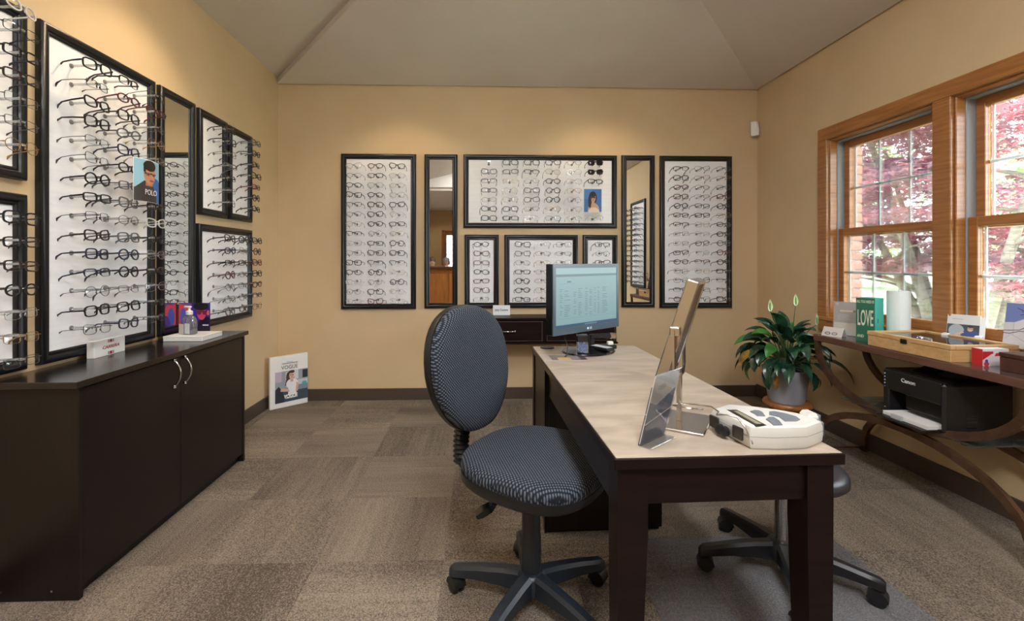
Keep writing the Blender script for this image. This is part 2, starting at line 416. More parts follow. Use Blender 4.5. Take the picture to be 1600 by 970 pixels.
for k, (dx, dy) in enumerate([(-.5, .5), (.3, .9), (.8, -.2), (-.3, -.9), (-.9, -.1), (.1, .1), (.5, -.8)]):
    pts = arc((dx*.12, dy*.12, 0), (dx*.45, dy*.5, 1.3), (dx*1.9, dy*1.9, 3.3+.25*k), 7); stems.append((pts, .085))
    for q in (3, 4, 5, 6):
        b0 = pts[q]; aa = rnd.uniform(0, 6.28); stems.append((arc(b0, b0+Vector((.4*math.cos(aa), .4*math.sin(aa), .25)), b0+Vector((1.2*math.cos(aa), 1.2*math.sin(aa), .25)), 4), .03))
tree('japanese_maple', 'red and purple leafed maple tree outside the windows', (5.9, 5.6, -.6), stems, lay, M_maple, .072, 5, 32000)
for k, (x, y, s) in enumerate([(24, 32, 1.0), (31, 22, 1.15), (30, 11, 1.0), (20, 42, 1.1), (38, 33, 1.2)]):
    rn = random.Random(40+k); ly = [(rn.uniform(-2.5, 2.5)*s, rn.uniform(-3.5, 3.5)*s, rn.uniform(1.5, 8.5)*s, 2.2, 2.2, 1.5, .03) for _ in range(34)]
    tree('green_tree', ['pale green tree far across the lawn, behind the left window', 'pale green tree far across the lawn, middle of the row', 'pale green tree far across the lawn, behind right window', 'pale green tree far off beside the brick edge', 'tallest pale green tree at the back of the lawn'][k], (x, y, -.6), [(arc((0, 0, 0), (.1, 0, 2), (.2, .2, 5*s), 4), .25)], ly, M_green, .36, 60+k, 3200)
# ================================================================ framed display boards, mirrors and eyeglasses
WALLS = {'back': (0, lambda u, z, d: (u, D-d, z)), 'left': (R(90), lambda u, z, d: (XL+d, u, z)), 'right': (R(-90), lambda u, z, d: (XR-d, u, z))}
def frame_mesh(w, h):
    prof = [(0, 0), (0, .020), (.006, .028), (.016, .031), (.026, .027), (.031, .018), (.038, .020), (.044, .015), (.044, .0)]
    mb = MB(); rs = []
    for sx, sz in ((-1, 0), (1, 0), (1, 1), (-1, 1), (-1, 0)):
        rs.append([(sx*(w/2-i), -d, (h-i if sz else i)) for i, d in prof])
    mb.rings(rs, False, False, closed=False)
    bmesh.ops.remove_doubles(mb.bm, verts=mb.bm.verts[:], dist=1e-5)
    return mb.mesh('frame', M_frame, 40)
pegm = MB(); pegm.cyl((0, -.010, 0), (0, -.014, 0), .010, .009, 10, 1); pegm.cyl((0, -.014, 0), (0, -.118, .004), .0045, .0045, 6, 0)
pegm.box((-.011, -.122, -.001), (.011, -.114, .007), .001, mi=0)
M_ros = mat('grey_peg_base', (120, 118, 116), .4)
PEG = pegm.mesh('peg', [M_rod, M_ros], 40)
def board(name, label, cat, wall, u0, u1, z0, z1, group=None, mirror=False):
    rz, P = WALLS[wall]; w, h = abs(u1-u0), z1-z0
    t = thing(name, label, cat, P((u0+u1)/2, z0, 0), rz, group)
    link('frame', frame_mesh(w, h), t)
    if mirror: MB().box((-w/2+.04, -.012, .04), (w/2-.04, 0, h-.04)).build('mirror_glass', M_mirror, t)
    else: MB().box((-w/2+.04, -.010, .04), (w/2-.04, 0, h-.04)).build('back_panel', M_panel, t)
    return t
# ---- eyeglass kinds: colour x shape
GC = {'black': ((14, 14, 16), .3, 0, 'a'), 'dark tortoise': ((44, 28, 20), .3, 0, 'a'), 'navy blue': ((26, 32, 60), .3, 0, 'a'), 'burgundy': ((84, 22, 34), .3, 0, 'a'),
      'smoky grey': ((88, 88, 92), .3, 0, 'a'), 'clear crystal': ((206, 204, 200), .25, 0, 'c'), 'thin black wire': ((24, 24, 26), .35, .4, 'm'),
      'thin gunmetal': ((92, 90, 88), .3, .8, 'm'), 'thin gold': ((168, 134, 84), .28, .9, 'm'), 'thin silver': ((176, 174, 172), .25, .9, 'm')}
GS = {'rectangular': (.026, .0165, 4.2, 0), 'oval': (.025, .019, 2.2, 0), 'round': (.0235, .0225, 2.0, 0), 'square': (.026, .0205, 3.4, 0), 'cat-eye': (.0262, .0195, 2.8, .006), 'half-rim': (.026, .0165, 3.6, .001)}
M_lens = clear('demo_lens', (248, 249, 249), .035, .02)
M_dlens = mat('sunglass_lens', (30, 26, 28), .12)
GM = {}
def glass_meshes(col, shp, sun=False):
    key = (col, shp, sun)
    if key in GM: return GM[key]
    rgb, ro, me_, kind = GC[col]; a, b, n, up = GS[shp]
    m = mat('eyewear_'+col.replace(' ', '_'), rgb, ro, me_)
    iw, dp = {'a': (.0052, .0040), 'c': (.0050, .0040), 'm': (.0019, .0018)}[kind]
    fr = MB(); cxo = a+.0095; lenses = []
    for s in (-1, 1):
        path = []; N = 22
        for i in range(N):
            t = 2*math.pi*i/N; c, q = math.cos(t), math.sin(t)
            x = a*math.copysign(abs(c)**(2/n), c); z = b*math.copysign(abs(q)**(2/n), q)
            if up: z += up*max(0, s*x/a)*max(0, z/b+.4)
            path.append((s*0+x+s*cxo, .006*((x+s*cxo)/.06)**2, z))
        rs = []
        for i in range(N+1):
            x, y, z = path[i % N]; cx = s*cxo; l = math.hypot(x-cx, z); ex, ez = (x-cx)/l, z/l
            k = iw/2 if not (shp == 'half-rim' and z < -.002) else .0005
            rs.append([(x+ex*k, y-dp/2, z+ez*k), (x+ex*k, y+dp/2, z+ez*k), (x-ex*k, y+dp/2, z-ez*k), (x-ex*k, y-dp/2, z-ez*k)])
        fr.rings(rs, False, False)
        lm = MB(); cy0 = .006*(cxo/.06)**2
        lm.rings([[(s*cxo+(x-s*cxo)*k, cy0+(y-cy0)*k-.004*(1-k*k), z*k) for x, y, z in path] for k in (1, .66, .33, .02)], False, True); lenses.append(lm.mesh('lens', M_dlens if sun else M_lens, True))
    bw = iw if kind != 'm' else .0022
    fr.tube([(-.0115, 0, .006), (-.005, -.001, .010), (.005, -.001, .010), (.0115, 0, .006)], 0, flat=(bw*.9, dp), up=(0, 1, 0))
    for s in (-1, 1): fr.box((s*.009-.0015, .001, -.009), (s*.009+.0015, .005, 0), .0008)        # nose pads
    ex_ = cxo+a
    for s in (-1, 1): fr.box((min(s*ex_, s*(ex_+.006)), .002, .004), (max(s*ex_, s*(ex_+.006)), .010, .004+max(iw, .003)), .0006)  # end pieces
    tm = []
    th = {'a': (.0030, .0062), 'c': (.0030, .006), 'm': (.0018, .0026)}[kind]
    for s in (-1, 1):
        pts = [(s*(ex_+.005), .006, .006), (s*(ex_+.007), .05, .006), (s*(ex_+.005), .092, .004), (s*(ex_+.002), .112, -.006), (s*(ex_-.002), .128, -.026)]
        fl_ = [th, (th[0], th[1]*.85), (th[0], th[1]*.8), (.0036, .006), (.0036, .007)]
        tb_ = MB(); tb_.tube(pts, 0, flat=fl_, up=(0, 0, 1)); tm.append(tb_.mesh('temple', m))
    GM[key] = (fr.mesh('frame_front', m, 50), lenses, tm); return GM[key]
MIX = {'bold': ['black', 'black', 'black', 'dark tortoise', 'navy blue', 'thin black wire', 'thin gunmetal', 'burgundy', 'smoky grey'],
       'mixed': ['black', 'black', 'dark tortoise', 'thin black wire', 'thin gunmetal', 'thin gold', 'thin silver', 'clear crystal', 'burgundy', 'smoky grey'],
       'light': ['thin gold', 'thin silver', 'clear crystal', 'thin gunmetal', 'black', 'dark tortoise', 'thin silver', 'thin gold']}
rg = random.Random(11)
def glasses(col, shp, wall, u, z, label, group, sun=False, d=.122):
    rz, P = WALLS[wall]; fr, ln, tm = glass_meshes(col, shp, sun)
    t = thing('eyeglasses' if not sun else 'sunglasses', label, 'eyeglasses' if not sun else 'sunglasses', P(u, z, d), 0, group)
    t.rotation_euler = (R(rg.gauss(-5, 3)), R(rg.gauss(0, 2.0)), rz+R(rg.gauss(0, 3)))
    link('frame_front', fr, t)
    for k in (0, 1): link('lens', ln[k], t); link('temple', tm[k], t)
    return t
def fill(bd, wall, cols, rows, phrase, group, mix, skip=(), fixed={}, pegs=True):
    rz, P = WALLS[wall]; inv = Matrix.Rotation(-rz, 4, 'Z'); base = Vector(bd.location)
    for ci, u in enumerate(cols):
        for ri, z in enumerate(rows):
            l = inv @ (Vector(P(u, z, 0))-base); link('peg', PEG, bd, l)
            if (ri, ci) in skip: continue
            col = rg.choice(MIX[mix[ci] if isinstance(mix, (list, tuple)) else mix]); shp = rg.choice(list(GS)); sun = False
            if (ri, ci) in fixed: col, shp, sun = fixed[(ri, ci)]
            cw = '' if len(cols) == 1 else ', %s column' % ORD[ci]
            kind = 'sunglasses with dark lenses' if sun else 'eyeglasses'
            glasses(col, shp, wall, u, z-.004, '%s %s %s, %s row%s, %s' % (col, shp, kind, ORD[ri], cw, phrase), group, sun)
def lsp(a, b, n): return [a+(b-a)*i/(n-1) for i in range(n)]
G15 = 15
b = board('display_board', 'tall framed eyeglasses board on back wall, left of both mirrors', 'display board', 'back', -1.172, -.541, .776, 2.093, 'framed eyeglasses boards')
fill(b, 'back', [-1.039, -.862, -.683], lsp(1.975, .853, 15), 'tall board left on back wall', 'eyeglasses on tall left back-wall board', ['mixed', 'bold', 'mixed'],
     fixed={(i, 1): (c, s, False) for i, c, s in [(1, 'black', 'rectangular'), (3, 'black', 'oval'), (4, 'black', 'square'), (5, 'black', 'cat-eye'), (8, 'black', 'rectangular'), (11, 'black', 'round'), (13, 'black', 'square')]} | {(i, 2): (c, s, False) for i, c, s in [(0, 'black', 'cat-eye'), (2, 'thin silver', 'oval'), (3, 'clear crystal', 'square'), (4, 'black', 'cat-eye'), (5, 'thin silver', 'round'), (6, 'black', 'rectangular'), (7, 'thin gold', 'oval'), (9, 'black', 'square'), (11, 'thin silver', 'cat-eye'), (12, 'dark tortoise', 'round'), (13, 'clear crystal', 'oval'), (14, 'thin silver', 'square')]})
board('wall_mirror', 'tall narrow black framed mirror on back wall reflecting a wooden counter', 'mirror', 'back', -.469, -.188, .780, 2.093, mirror=True)
b = board('display_board', 'wide framed eyeglasses board with portrait card on back wall', 'display board', 'back', -.137, 1.187, 1.466, 2.094, 'framed eyeglasses boards')
fx = {(0, 5): ('black', 'square', True), (1, 5): ('black', 'cat-eye', True), (2, 5): ('dark tortoise', 'rectangular', False), (6, 5): ('clear crystal', 'cat-eye', False)}
for ri, ci, c, s in [(0, 1, 'black', 'square'), (1, 0, 'black', 'cat-eye'), (1, 1, 'black', 'rectangular'), (3, 0, 'dark tortoise', 'rectangular'), (4, 0, 'thin gunmetal', 'oval'), (5, 0, 'black', 'cat-eye'), (6, 0, 'black', 'square'), (5, 1, 'black', 'square'), (6, 1, 'black', 'rectangular'), (3, 2, 'black', 'cat-eye'), (4, 3, 'black', 'round'), (6, 3, 'thin black wire', 'square')]: fx[(ri, ci)] = (c, s, False)
for ri in range(7): fx[(ri, 4)] = ((['thin gold', 'thin silver', 'clear crystal'])[ri % 3], ['oval', 'square', 'round'][(ri*2) % 3], False)
fill(b, 'back', lsp(.080, .975, 6), lsp(2.012, 1.545, 7), 'wide board on back wall', 'eyeglasses on the wide back-wall board', 'mixed', skip={(0, 0), (3, 5), (4, 5), (5, 5)}, fixed=fx)
b = board('display_board', 'narrow framed single-column eyeglasses board above wall shelf, left of square one', 'display board', 'back', -.127, .166, .782, 1.408, 'framed eyeglasses boards')
fill(b, 'back', [.016], lsp(1.325, .866, 7), 'narrow board above wall shelf', 'eyeglasses on the narrow shelf board', 'bold', fixed={(2, 0): ('burgundy', 'rectangular', False)})
b = board('display_board', 'squarish framed eyeglasses board partly hidden behind the monitor', 'display board', 'back', .214, .848, .782, 1.408, 'framed eyeglasses boards')
fill(b, 'back', [.362, .532, .707], lsp(1.325, .866, 7), 'square board behind monitor', 'eyeglasses on the square board behind monitor', ['bold', 'light', 'bold'])
b = board('display_board', 'narrow framed eyeglasses board mostly hidden by right side of monitor', 'display board', 'back', .891, 1.192, .782, 1.408, 'framed eyeglasses boards')
fill(b, 'back', [1.036], lsp(1.325, .866, 7), 'narrow board at right of monitor', 'eyeglasses on the narrow board right of monitor', 'mixed')
board('wall_mirror', 'tall narrow black framed mirror on back wall reflecting another eyeglasses board', 'mirror', 'back', 1.229, 1.518, .784, 2.097, mirror=True)
b = board('display_board', 'tall framed eyeglasses board on back wall nearest right corner', 'display board', 'back', 1.564, 2.198, .777, 2.095, 'framed eyeglasses boards')
fill(b, 'back', [1.705, 1.888, 2.074], lsp(1.969, .865, 15), 'tall board right on back wall', 'eyeglasses on tall right back-wall board', ['bold', 'mixed', 'mixed'])
b = board('display_board', 'large framed eyeglasses board on left wall above the cabinet', 'display board', 'left', 1.865, 2.505, .782, 2.116, 'framed eyeglasses boards')
fill(b, 'left', [2.014, 2.190, 2.371], lsp(1.995, .905, 15), 'large left-wall board', 'eyeglasses on the large left-wall board', ['bold', 'bold', 'mixed'], skip={(5, 2), (6, 2)})
board('wall_mirror', 'tall narrow black framed mirror on left wall above sanitizer bottle', 'mirror', 'left', 2.545, 2.850, .782, 2.116, mirror=True)
b = board('display_board', 'small upper framed eyeglasses board on left wall beside mirror', 'display board', 'left', 2.894, 3.206, 1.466, 2.110, 'framed eyeglasses boards')
fill(b, 'left', [3.062], lsp(2.025, 1.556, 7), 'small upper left-wall board beside mirror', 'eyeglasses on small upper left-wall board', 'bold')
b = board('display_board', 'small upper framed eyeglasses board on left wall nearest corner', 'display board', 'left', 3.238, 3.548, 1.468, 2.104, 'framed eyeglasses boards')
fill(b, 'left', [3.407], lsp(2.025, 1.556, 7), 'small upper left-wall board nearest corner', 'eyeglasses on small corner board', 'bold')
b = board('display_board', 'low wide framed eyeglasses board on left wall nearest corner', 'display board', 'left', 2.886, 3.546, .772, 1.410, 'framed eyeglasses boards')
fill(b, 'left', [3.059, 3.237, 3.424], lsp(1.331, .865, 7), 'low left-wall board nearest corner', 'eyeglasses on the low left-wall board', 'bold')
b = board('display_board', 'upper framed eyeglasses board cut off by left photo edge', 'display board', 'left', 1.175, 1.812, 1.482, 2.116, 'framed eyeglasses boards')
fill(b, 'left', [1.690], lsp(2.065, 1.585, 7), 'upper board at left photo edge', 'eyeglasses on the upper left-edge board', 'bold', fixed={(6, 0): ('thin gold', 'round', False), (1, 0): ('thin black wire', 'rectangular', False), (2, 0): ('black', 'rectangular', False), (3, 0): ('dark tortoise', 'rectangular', False), (4, 0): ('thin gunmetal', 'half-rim', False), (0, 0): ('clear crystal', 'oval', False), (5, 0): ('thin gunmetal', 'rectangular', False)})
b = board('display_board', 'lower framed eyeglasses board cut off by left photo edge', 'display board', 'left', 1.175, 1.812, .780, 1.430, 'framed eyeglasses boards')
fill(b, 'left', [1.690], lsp(1.336, .838, 7), 'lower board at left photo edge', 'eyeglasses on the lower left-edge board', 'bold', fixed={(i, 0): (c, s, False) for i, c, s in [(0, 'black', 'square'), (1, 'black', 'rectangular'), (2, 'dark tortoise', 'rectangular'), (3, 'black', 'oval'), (4, 'thin silver', 'half-rim'), (5, 'thin gold', 'half-rim'), (6, 'thin gunmetal', 'rectangular')]})
b = board('display_board', 'framed eyeglasses board on right wall, seen only in right mirror', 'display board', 'right', .63, 1.265, .78, 2.10, 'framed eyeglasses boards')
fill(b, 'right', [1.13, .95, .77], lsp(1.975, .87, 15), 'right-wall board seen in mirror', 'eyeglasses on the right-wall board', 'bold')

# ---- portrait cards among the glasses
SKIN, HAIR = (206, 160, 132), (38, 28, 26)
def woman(bgc, topc, x=.5, hair=HAIR, skin=SKIN):
    return [(ell(x, .62, .23, .27), hair), (rect(x-.25, .2, x-.02, .62), hair), (ell(x+.04, .10, .32, .30), skin), (ell(x+.05, -.05, .34, .26), topc), (rect(x-.07, .32, x+.09, .5), skin), (ell(x+.02, .62, .14, .19), skin),
            (ell(x-.01, .74, .17, .10), hair), (ell(x-.17, .45, .09, .27), hair), (rect(x-.12, .62, x+.14, .645), (20, 18, 20)), (ell(x-.05, .62, .05, .035), (70, 50, 48)), (ell(x+.085, .62, .05, .035), (70, 50, 48)), (ell(x+.02, .53, .05, .016), (150, 60, 60))]
t = thing('portrait_card', 'blue portrait card of a dark haired woman on wide board', 'photo card', (.951-.0755, D-.125, 1.592), 0)
MB().box((0, 0, 0), (.151, .003, .197)).build('card', M_paper, t)
sh = [(rect(.01, .01, .99, .99), (66, 112, 176)), (ell(.2, .8, .3, .25), (78, 128, 190))]
cl = lambda s: [([(min(max(px, .01), .99), min(max(pz, .01), .99)) for px, pz in p], c) for p, c in s]
picture('printed_picture', t, cl(sh+woman(0, (226, 206, 190))), w=.151, h=.197)
t = thing('portrait_card', 'curved acrylic portrait card lettered POLO on large left-wall board', 'photo card', (XL+.125, 2.205, 1.462), R(90))
cm = MB(); n = 12; front = [(.172*i/n, -.016*(1-(2*i/n-1)**2)) for i in range(n+1)]
cm.rings([[(x, y, 0) for x, y in front], [(x, y, .200) for x, y in front]], False, False, closed=False)
o = cm.build('acrylic_sheet', M_paper, t, True); md = o.modifiers.new('thickness', 'SOLIDIFY'); md.thickness = .002; md.offset = -1
man = [(rect(.0, .0, 1, 1), (150, 196, 216)), (ell(.75, .2, .45, .4), (52, 108, 184)), ([(0, 0), (0, .3), (.3, .5), (.62, .4), (.8, .2), (.8, 0)], (60, 54, 52)), (rect(.34, .38, .6, .55), (176, 118, 92)), (ell(.5, .66, .22, .25), (196, 140, 112)), (ell(.5, .86, .24, .13), HAIR), (rect(.27, .7, .34, .88), HAIR), (rect(.3, .66, .74, .69), (24, 22, 22)), (ell(.42, .655, .08, .035), (150, 106, 86)), (ell(.63, .655, .08, .035), (150, 106, 86)), (ell(.42, .655, .025, .02), (46, 30, 26)), (ell(.63, .655, .025, .02), (46, 30, 26)), (ell(.55, .51, .09, .02), (150, 78, 70)), (ell(.56, .59, .03, .05), (206, 152, 124))]
picture('printed_picture', t, cl(man), w=.172, h=.200, bend=.0165, strips=12)
text('POLO', .036, mat('print_white', (240, 240, 238), .5), t, (.086, -.0215, .045), sx=.85)
# ================================================================ furniture
# ---- dark cabinet on the left wall
t = thing('cabinet', 'long low espresso cabinet with two doors against left wall', 'cabinet', (XL+.002, 0, 0))
cx1 = -1.395-XL-.002; y0, y1 = 1.685, 2.845
MB().box((0, y0, 0), (cx1, y0+.02, .742), .002).build('side_panel', M_esp, t)
MB().box((0, y1-.02, 0), (cx1, y1, .742), .002).build('side_panel', M_esp, t)
MB().box((0, y0-.022, .742), (cx1+.012, y1+.022, .766), .002).build('cabinet_top', M_esptop, t)
MB().box((.016, y0+.02, .05), (cx1-.024, y1-.02, .742)).build('carcass', M_esp, t)
MB().box((.016, y0+.02, 0), (cx1-.03, y1-.02, .05)).build('toe_kick', M_black, t)
ym = 2.249
for a, b_, hy in ((y0+.023, ym-.0015, 2.192), (ym+.0015, y1-.023, 2.252)):
    d = MB().box((cx1-.022, a, .045), (cx1-.003, b_, .736), .0015).build('door', M_esp, t)
    hx = cx1-.003; hm = MB(); hy2 = hy if hy < ym else hy+.018
    hm.tube([(hx+.006, hy2, .612), (hx+.018, hy2, .620), (hx+.032, hy2, .645), (hx+.036, hy2, .670), (hx+.032, hy2, .695), (hx+.018, hy2, .720), (hx+.006, hy2, .728)], [.005, .0035, .0045, .006, .0045, .0035, .005], 8)
    for z in (.606, .614, .726, .734): hm.lathe([(.006, z-.003), (.0085, z), (.006, z+.003)], 10, Matrix.Translation((hx+.008, hy2, 0)))
    for z in (.612, .728): hm.cyl((hx-.001, hy2, z), (hx+.009, hy2, z), .004, n=8)
    hm.build('handle', M_chrome, d, True)
for x in (.05, .22):
    MB().cyl((x, y0-.001, .035), (x, y0+.002, .035), .004, n=8).build('screw', M_chrome, t)

# ---- floating console with two drawers under the back boards
t = thing('wall_shelf', 'dark wood floating shelf with two drawers on the back wall', 'shelf', (.523, D-.002, .52))
MB().box((-.595, -.288, .190), (.595, 0, .206), .003).build('shelf_top', M_espd, t)
MB().box((-.585, -.27, .0), (.585, 0, .190), .002).build('body', M_espd, t)
MB().box((-.595, -.285, -.004), (.595, 0, .010), .003).build('bottom_board', M_espd, t)
M_edge = mat('worn_edge', (92, 76, 70), .45)
for xa, xb in ((-.578, -.010), (.010, .578)):
    d = MB().box((xa, -.284, .016), (xb, -.268, .184), .003).build('drawer', M_espd, t)
    xm_ = (xa+xb)/2; hm = MB(); hm.tube([(xm_-.058, -.292, .10), (xm_-.02, -.304, .10), (xm_+.02, -.304, .10), (xm_+.058, -.292, .10)], [.004, .005, .005, .004], 8)
    for s in (-1, 1): hm.lathe([(.0045, -.008), (.007, 0), (.0045, .008)], 8, Matrix.Translation((xm_+s*.055, -.290, .10)))
    hm.build('handle', M_steel, d, True)
    e = MB()
    e.box((xa+.006, -.2855, .176), (xb-.006, -.284, .179)); e.box((xa+.006, -.2855, .021), (xb-.006, -.284, .024)); e.box((xb-.012, -.2855, .024), (xb-.009, -.284, .176)); e.box((xa+.009, -.2855, .024), (xa+.012, -.284, .176))
    e.build('bead_edge', M_edge, d)
t = thing('name_card', 'small white card lettered Juicy Couture on the wall shelf', 'sign', (.186, D-.075, .726))
MB().box((-.072, 0, 0), (.072, .02, .082), .001).build('card_block', M_paper, t)
MB().box((-.0725, -.0006, -.0), (.0725, 0, .083)).build('face', mat('card_face', (238, 240, 244), .4), t)
text('Juicy Couture', .025, mat('print_black', (22, 22, 24), .5), t, (0, -.001, .044), sx=.78, bold=.0005)

# ---- desk
t = thing('desk', 'dark wood desk with beige laminate top, narrow end toward camera', 'desk', (.302, 1.045, 0), R(1.3))
W_, L_ = .545, 1.392
tp = MB().box((.001, .001, .712), (W_-.001, L_-.001, .738), .002).build('desktop_edge', M_espd, t)
MB().box((.006, .006, .734), (W_-.006, L_-.006, .740), .001).build('desktop_surface', M_desk, t)
def leg(x0, x1, ya, yb, tx0, tx1):
    mb = MB(); mb.rings([[(tx0, ya+.006, 0), (tx1, ya+.006, 0), (tx1, yb-.012, 0), (tx0, yb-.012, 0)], [(x0, ya, .56), (x1, ya, .56), (x1, yb, .56), (x0, yb, .56)], [(x0, ya, .712), (x1, ya, .712), (x1, yb, .712), (x0, yb, .712)]])
    mb.build('leg', M_espd, t)
leg(.012, .082, .012, .082, .012, .060); leg(W_-.085, W_-.022, .012, .082, W_-.070, W_-.022)
MB().box((.082, .022, .625), (W_-.085, .042, .712), .001).build('apron', M_espd, t)
MB().box((.020, .082, .600), (.040, .99, .712), .001).build('apron', M_esp, t)
MB().box((W_-.045, .082, .600), (W_-.027, .99, .712), .001).build('apron', M_esp, t)
pd = MB().box((.010, .99, .012), (W_-.02, 1.375, .712), .002).build('pedestal', M_esp, t)
MB().box((.022, .983, .10), (W_-.032, .99, .69), .001).build('pedestal_front', M_esp, pd)
MB().box((.004, .99, .0), (.010, 1.03, .712)).box((.004, 1.33, .0), (.010, 1.378, .712)).build('side_stile', M_espd, pd)
MB().box((.02, 1.0, 0), (W_-.03, 1.365, .012)).build('plinth', M_black, pd)

# ---- chair mat
o = MB().prism([(.60+.9*u, .70+1.28*v) for u, v in [(.03, 0), (.97, 0), (1, .03), (1, .97), (.97, 1), (.03, 1), (0, .97), (0, .03)]], .0, .0025).build('chair_mat', None)
m = bpy.data.materials.new('translucent_mat_vinyl'); m.use_nodes = True; nt = m.node_tree; nt.nodes.clear()
out = nt.nodes.new('ShaderNodeOutputMaterial'); tr_ = nt.nodes.new('ShaderNodeBsdfTransparent'); tr_.inputs[0].default_value = (.93, .94, .97, 1)
pb = nt.nodes.new('ShaderNodeBsdfPrincipled'); pb.inputs['Base Color'].default_value = (.36, .37, .41, 1); pb.inputs['Roughness'].default_value = .33
nz = nt.nodes.new('ShaderNodeTexNoise'); nz.inputs['Scale'].default_value = 260; bp = nt.nodes.new('ShaderNodeBump'); bp.inputs['Strength'].default_value = .25; bp.inputs['Distance'].default_value = .002
tcm = nt.nodes.new('ShaderNodeTexCoord'); nt.links.new(tcm.outputs['Object'], nz.inputs[0]); nt.links.new(nz.outputs[0], bp.inputs['Height']); nt.links.new(bp.outputs[0], pb.inputs['Normal'])
mx = nt.nodes.new('ShaderNodeMixShader'); mx.inputs[0].default_value = .32
nt.links.new(tr_.outputs[0], mx.inputs[1]); nt.links.new(pb.outputs[0], mx.inputs[2]); nt.links.new(mx.outputs[0], out.inputs[0])
o.data.materials.clear(); o.data.materials.append(m); tag(o, 'grey translucent vinyl chair mat under the desk', 'chair mat')

# ---- swivel chair
def fabric(name, sw):
    m = mat(name, (26, 30, 38), .9, spec=.25); N, L, b = nodes(m)
    tc = N.new('ShaderNodeTexCoord'); mp = N.new('ShaderNodeMapping'); sp = N.new('ShaderNodeSeparateXYZ'); cb_ = N.new('ShaderNodeCombineXYZ')
    L.new(tc.outputs['Object'], sp.inputs[0]); L.new(sp.outputs[sw[0]], cb_.inputs[0]); L.new(sp.outputs[sw[1]], cb_.inputs[1])
    mp.inputs['Rotation'].default_value = (0, 0, R(45)); L.new(cb_.outputs[0], mp.inputs[0])
    vo = N.new('ShaderNodeTexVoronoi'); vo.voronoi_dimensions = '2D'; vo.inputs['Scale'].default_value = 118; vo.inputs['Randomness'].default_value = 0
    L.new(mp.outputs[0], vo.inputs['Vector'])
    rp = N.new('ShaderNodeValToRGB'); e = rp.color_ramp.elements; e[0].position = .18; e[0].color = (*lin((98, 105, 116)), 1); e[1].position = .42; e[1].color = (*lin((27, 31, 40)), 1)
    nz = N.new('ShaderNodeTexNoise'); nz.inputs['Scale'].default_value = 260; mxn = N.new('ShaderNodeMath'); mxn.operation = 'MULTIPLY_ADD'; mxn.inputs[1].default_value = .22; 
    L.new(tc.outputs['Object'], nz.inputs[0]); L.new(nz.outputs[0], mxn.inputs[0]); L.new(vo.outputs['Distance'], mxn.inputs[2])
    sb = N.new('ShaderNodeMath'); sb.operation = 'SUBTRACT'; sb.inputs[1].default_value = .11; L.new(mxn.outputs[0], sb.inputs[0])
    L.new(sb.outputs[0], rp.inputs[0]); L.new(rp.outputs[0], b.inputs['Base Color'])
    bp = N.new('ShaderNodeBump'); bp.inputs['Strength'].default_value = .5; bp.inputs['Distance'].default_value = .0015; bp.invert = True
    L.new(vo.outputs['Distance'], bp.inputs['Height']); L.new(bp.outputs[0], b.inputs['Normal'])
    return m
M_seatf = fabric('dotted_fabric_seat', (0, 1)); M_backf = fabric('dotted_fabric_back', (1, 2))
M_navy = mat('blue_black_plastic', (34, 41, 50), .38)
def star_base(t, angs, rad, m, arm_z=.085, fat=1.0, ribs=False):
    MB().lathe([(.030, .052), (.052, .056), (.056, .10), (.046, .118), (.036, .124)], 20).build('base_hub', m, t, 40)
    for a in angs:
        c, s = math.cos(R(a)), math.sin(R(a)); rs = []
        for r, wd, zt, zb in ((.030, .052, .122, .054), (.10, .048, .119, .064), (.19, .044, .110, .068), (rad-.03, .040, .101, .064), (rad+.008, .038, .096, .060), (rad+.022, .026, .086, .060)):
            wd *= fat; rs.append([(c*r-s*x, s*r+c*x, z) for x, z in ((-wd/2, zb), (wd/2, zb), (wd/2, zt-.010), (wd*.28, zt), (-wd*.28, zt), (-wd/2, zt-.010))])
        ar = MB().rings(rs).build('base_arm', m, t, 35)
        if ribs:
            rb = MB()
            for k in range(6):
                r = rad-.045+k*.009; rb.box((r, -.012, .0905-k*.0006), (r+.004, .012, .0935-k*.0008), 0, Matrix.Rotation(R(a), 4, 'Z'))
            rb.build('grip_pad', M_black, ar)
        ca = rnd.uniform(0, 180)
        cst = MB(); cst.cyl((0, 0, .045), (0, 0, .072), .008, n=10); cst.lathe([(.012, .030), (.020, .036), (.020, .046), (.012, .052)], 12)
        cs_ = cst.build('caster', M_black, t, 40, (c*rad, s*rad, 0), (0, 0, R(ca)))
        for k in (-1, 1):
            wm = MB(); wm.rings([[(k*y, rr*math.cos(6.2832*i/18), .0275+rr*math.sin(6.2832*i/18)) for i in range(18)] for y, rr in ((.004, .0262), (.006, .0275), (.017, .0275), (.020, .025), (.022, .016))])
            wm.build('wheel', M_black, cs_, 40)
        hd = MB(); hd.rings([[(x, r*math.cos(R(q)), .0275+r*math.sin(R(q))) for q in range(0, 181, 15) for r in (.0305,)] for x in (-.023, .023)], True, True); hd.build('hood', M_black, cs_, 40)
def sup(a, b, n, N=40):
    return [(a*math.copysign(abs(math.cos(6.2832*i/N))**(2/n), math.cos(6.2832*i/N)), b*math.copysign(abs(math.sin(6.2832*i/N))**(2/n), math.sin(6.2832*i/N))) for i in range(N)]
PHI = -35
t = thing('office_chair', 'armless swivel office chair with dark dotted blue-grey fabric', 'office chair', (.178, 1.615, 0), R(PHI))
star_base(t, [q-PHI for q in (92, 20, 164, -52, -124)], .272, M_navy, fat=1.05)
MB().lathe([(.030, .10), (.0345, .115), (.0345, .24), (.032, .245), (.032, .432)], 24).build('column_cover', M_navy, t, 40)
MB().box((-.040, -.008, .19), (-.032, .006, .235), .003).build('column_clip', M_black, t)
sc_ = MB(); out_ = sup(.235, .25, 2.7)
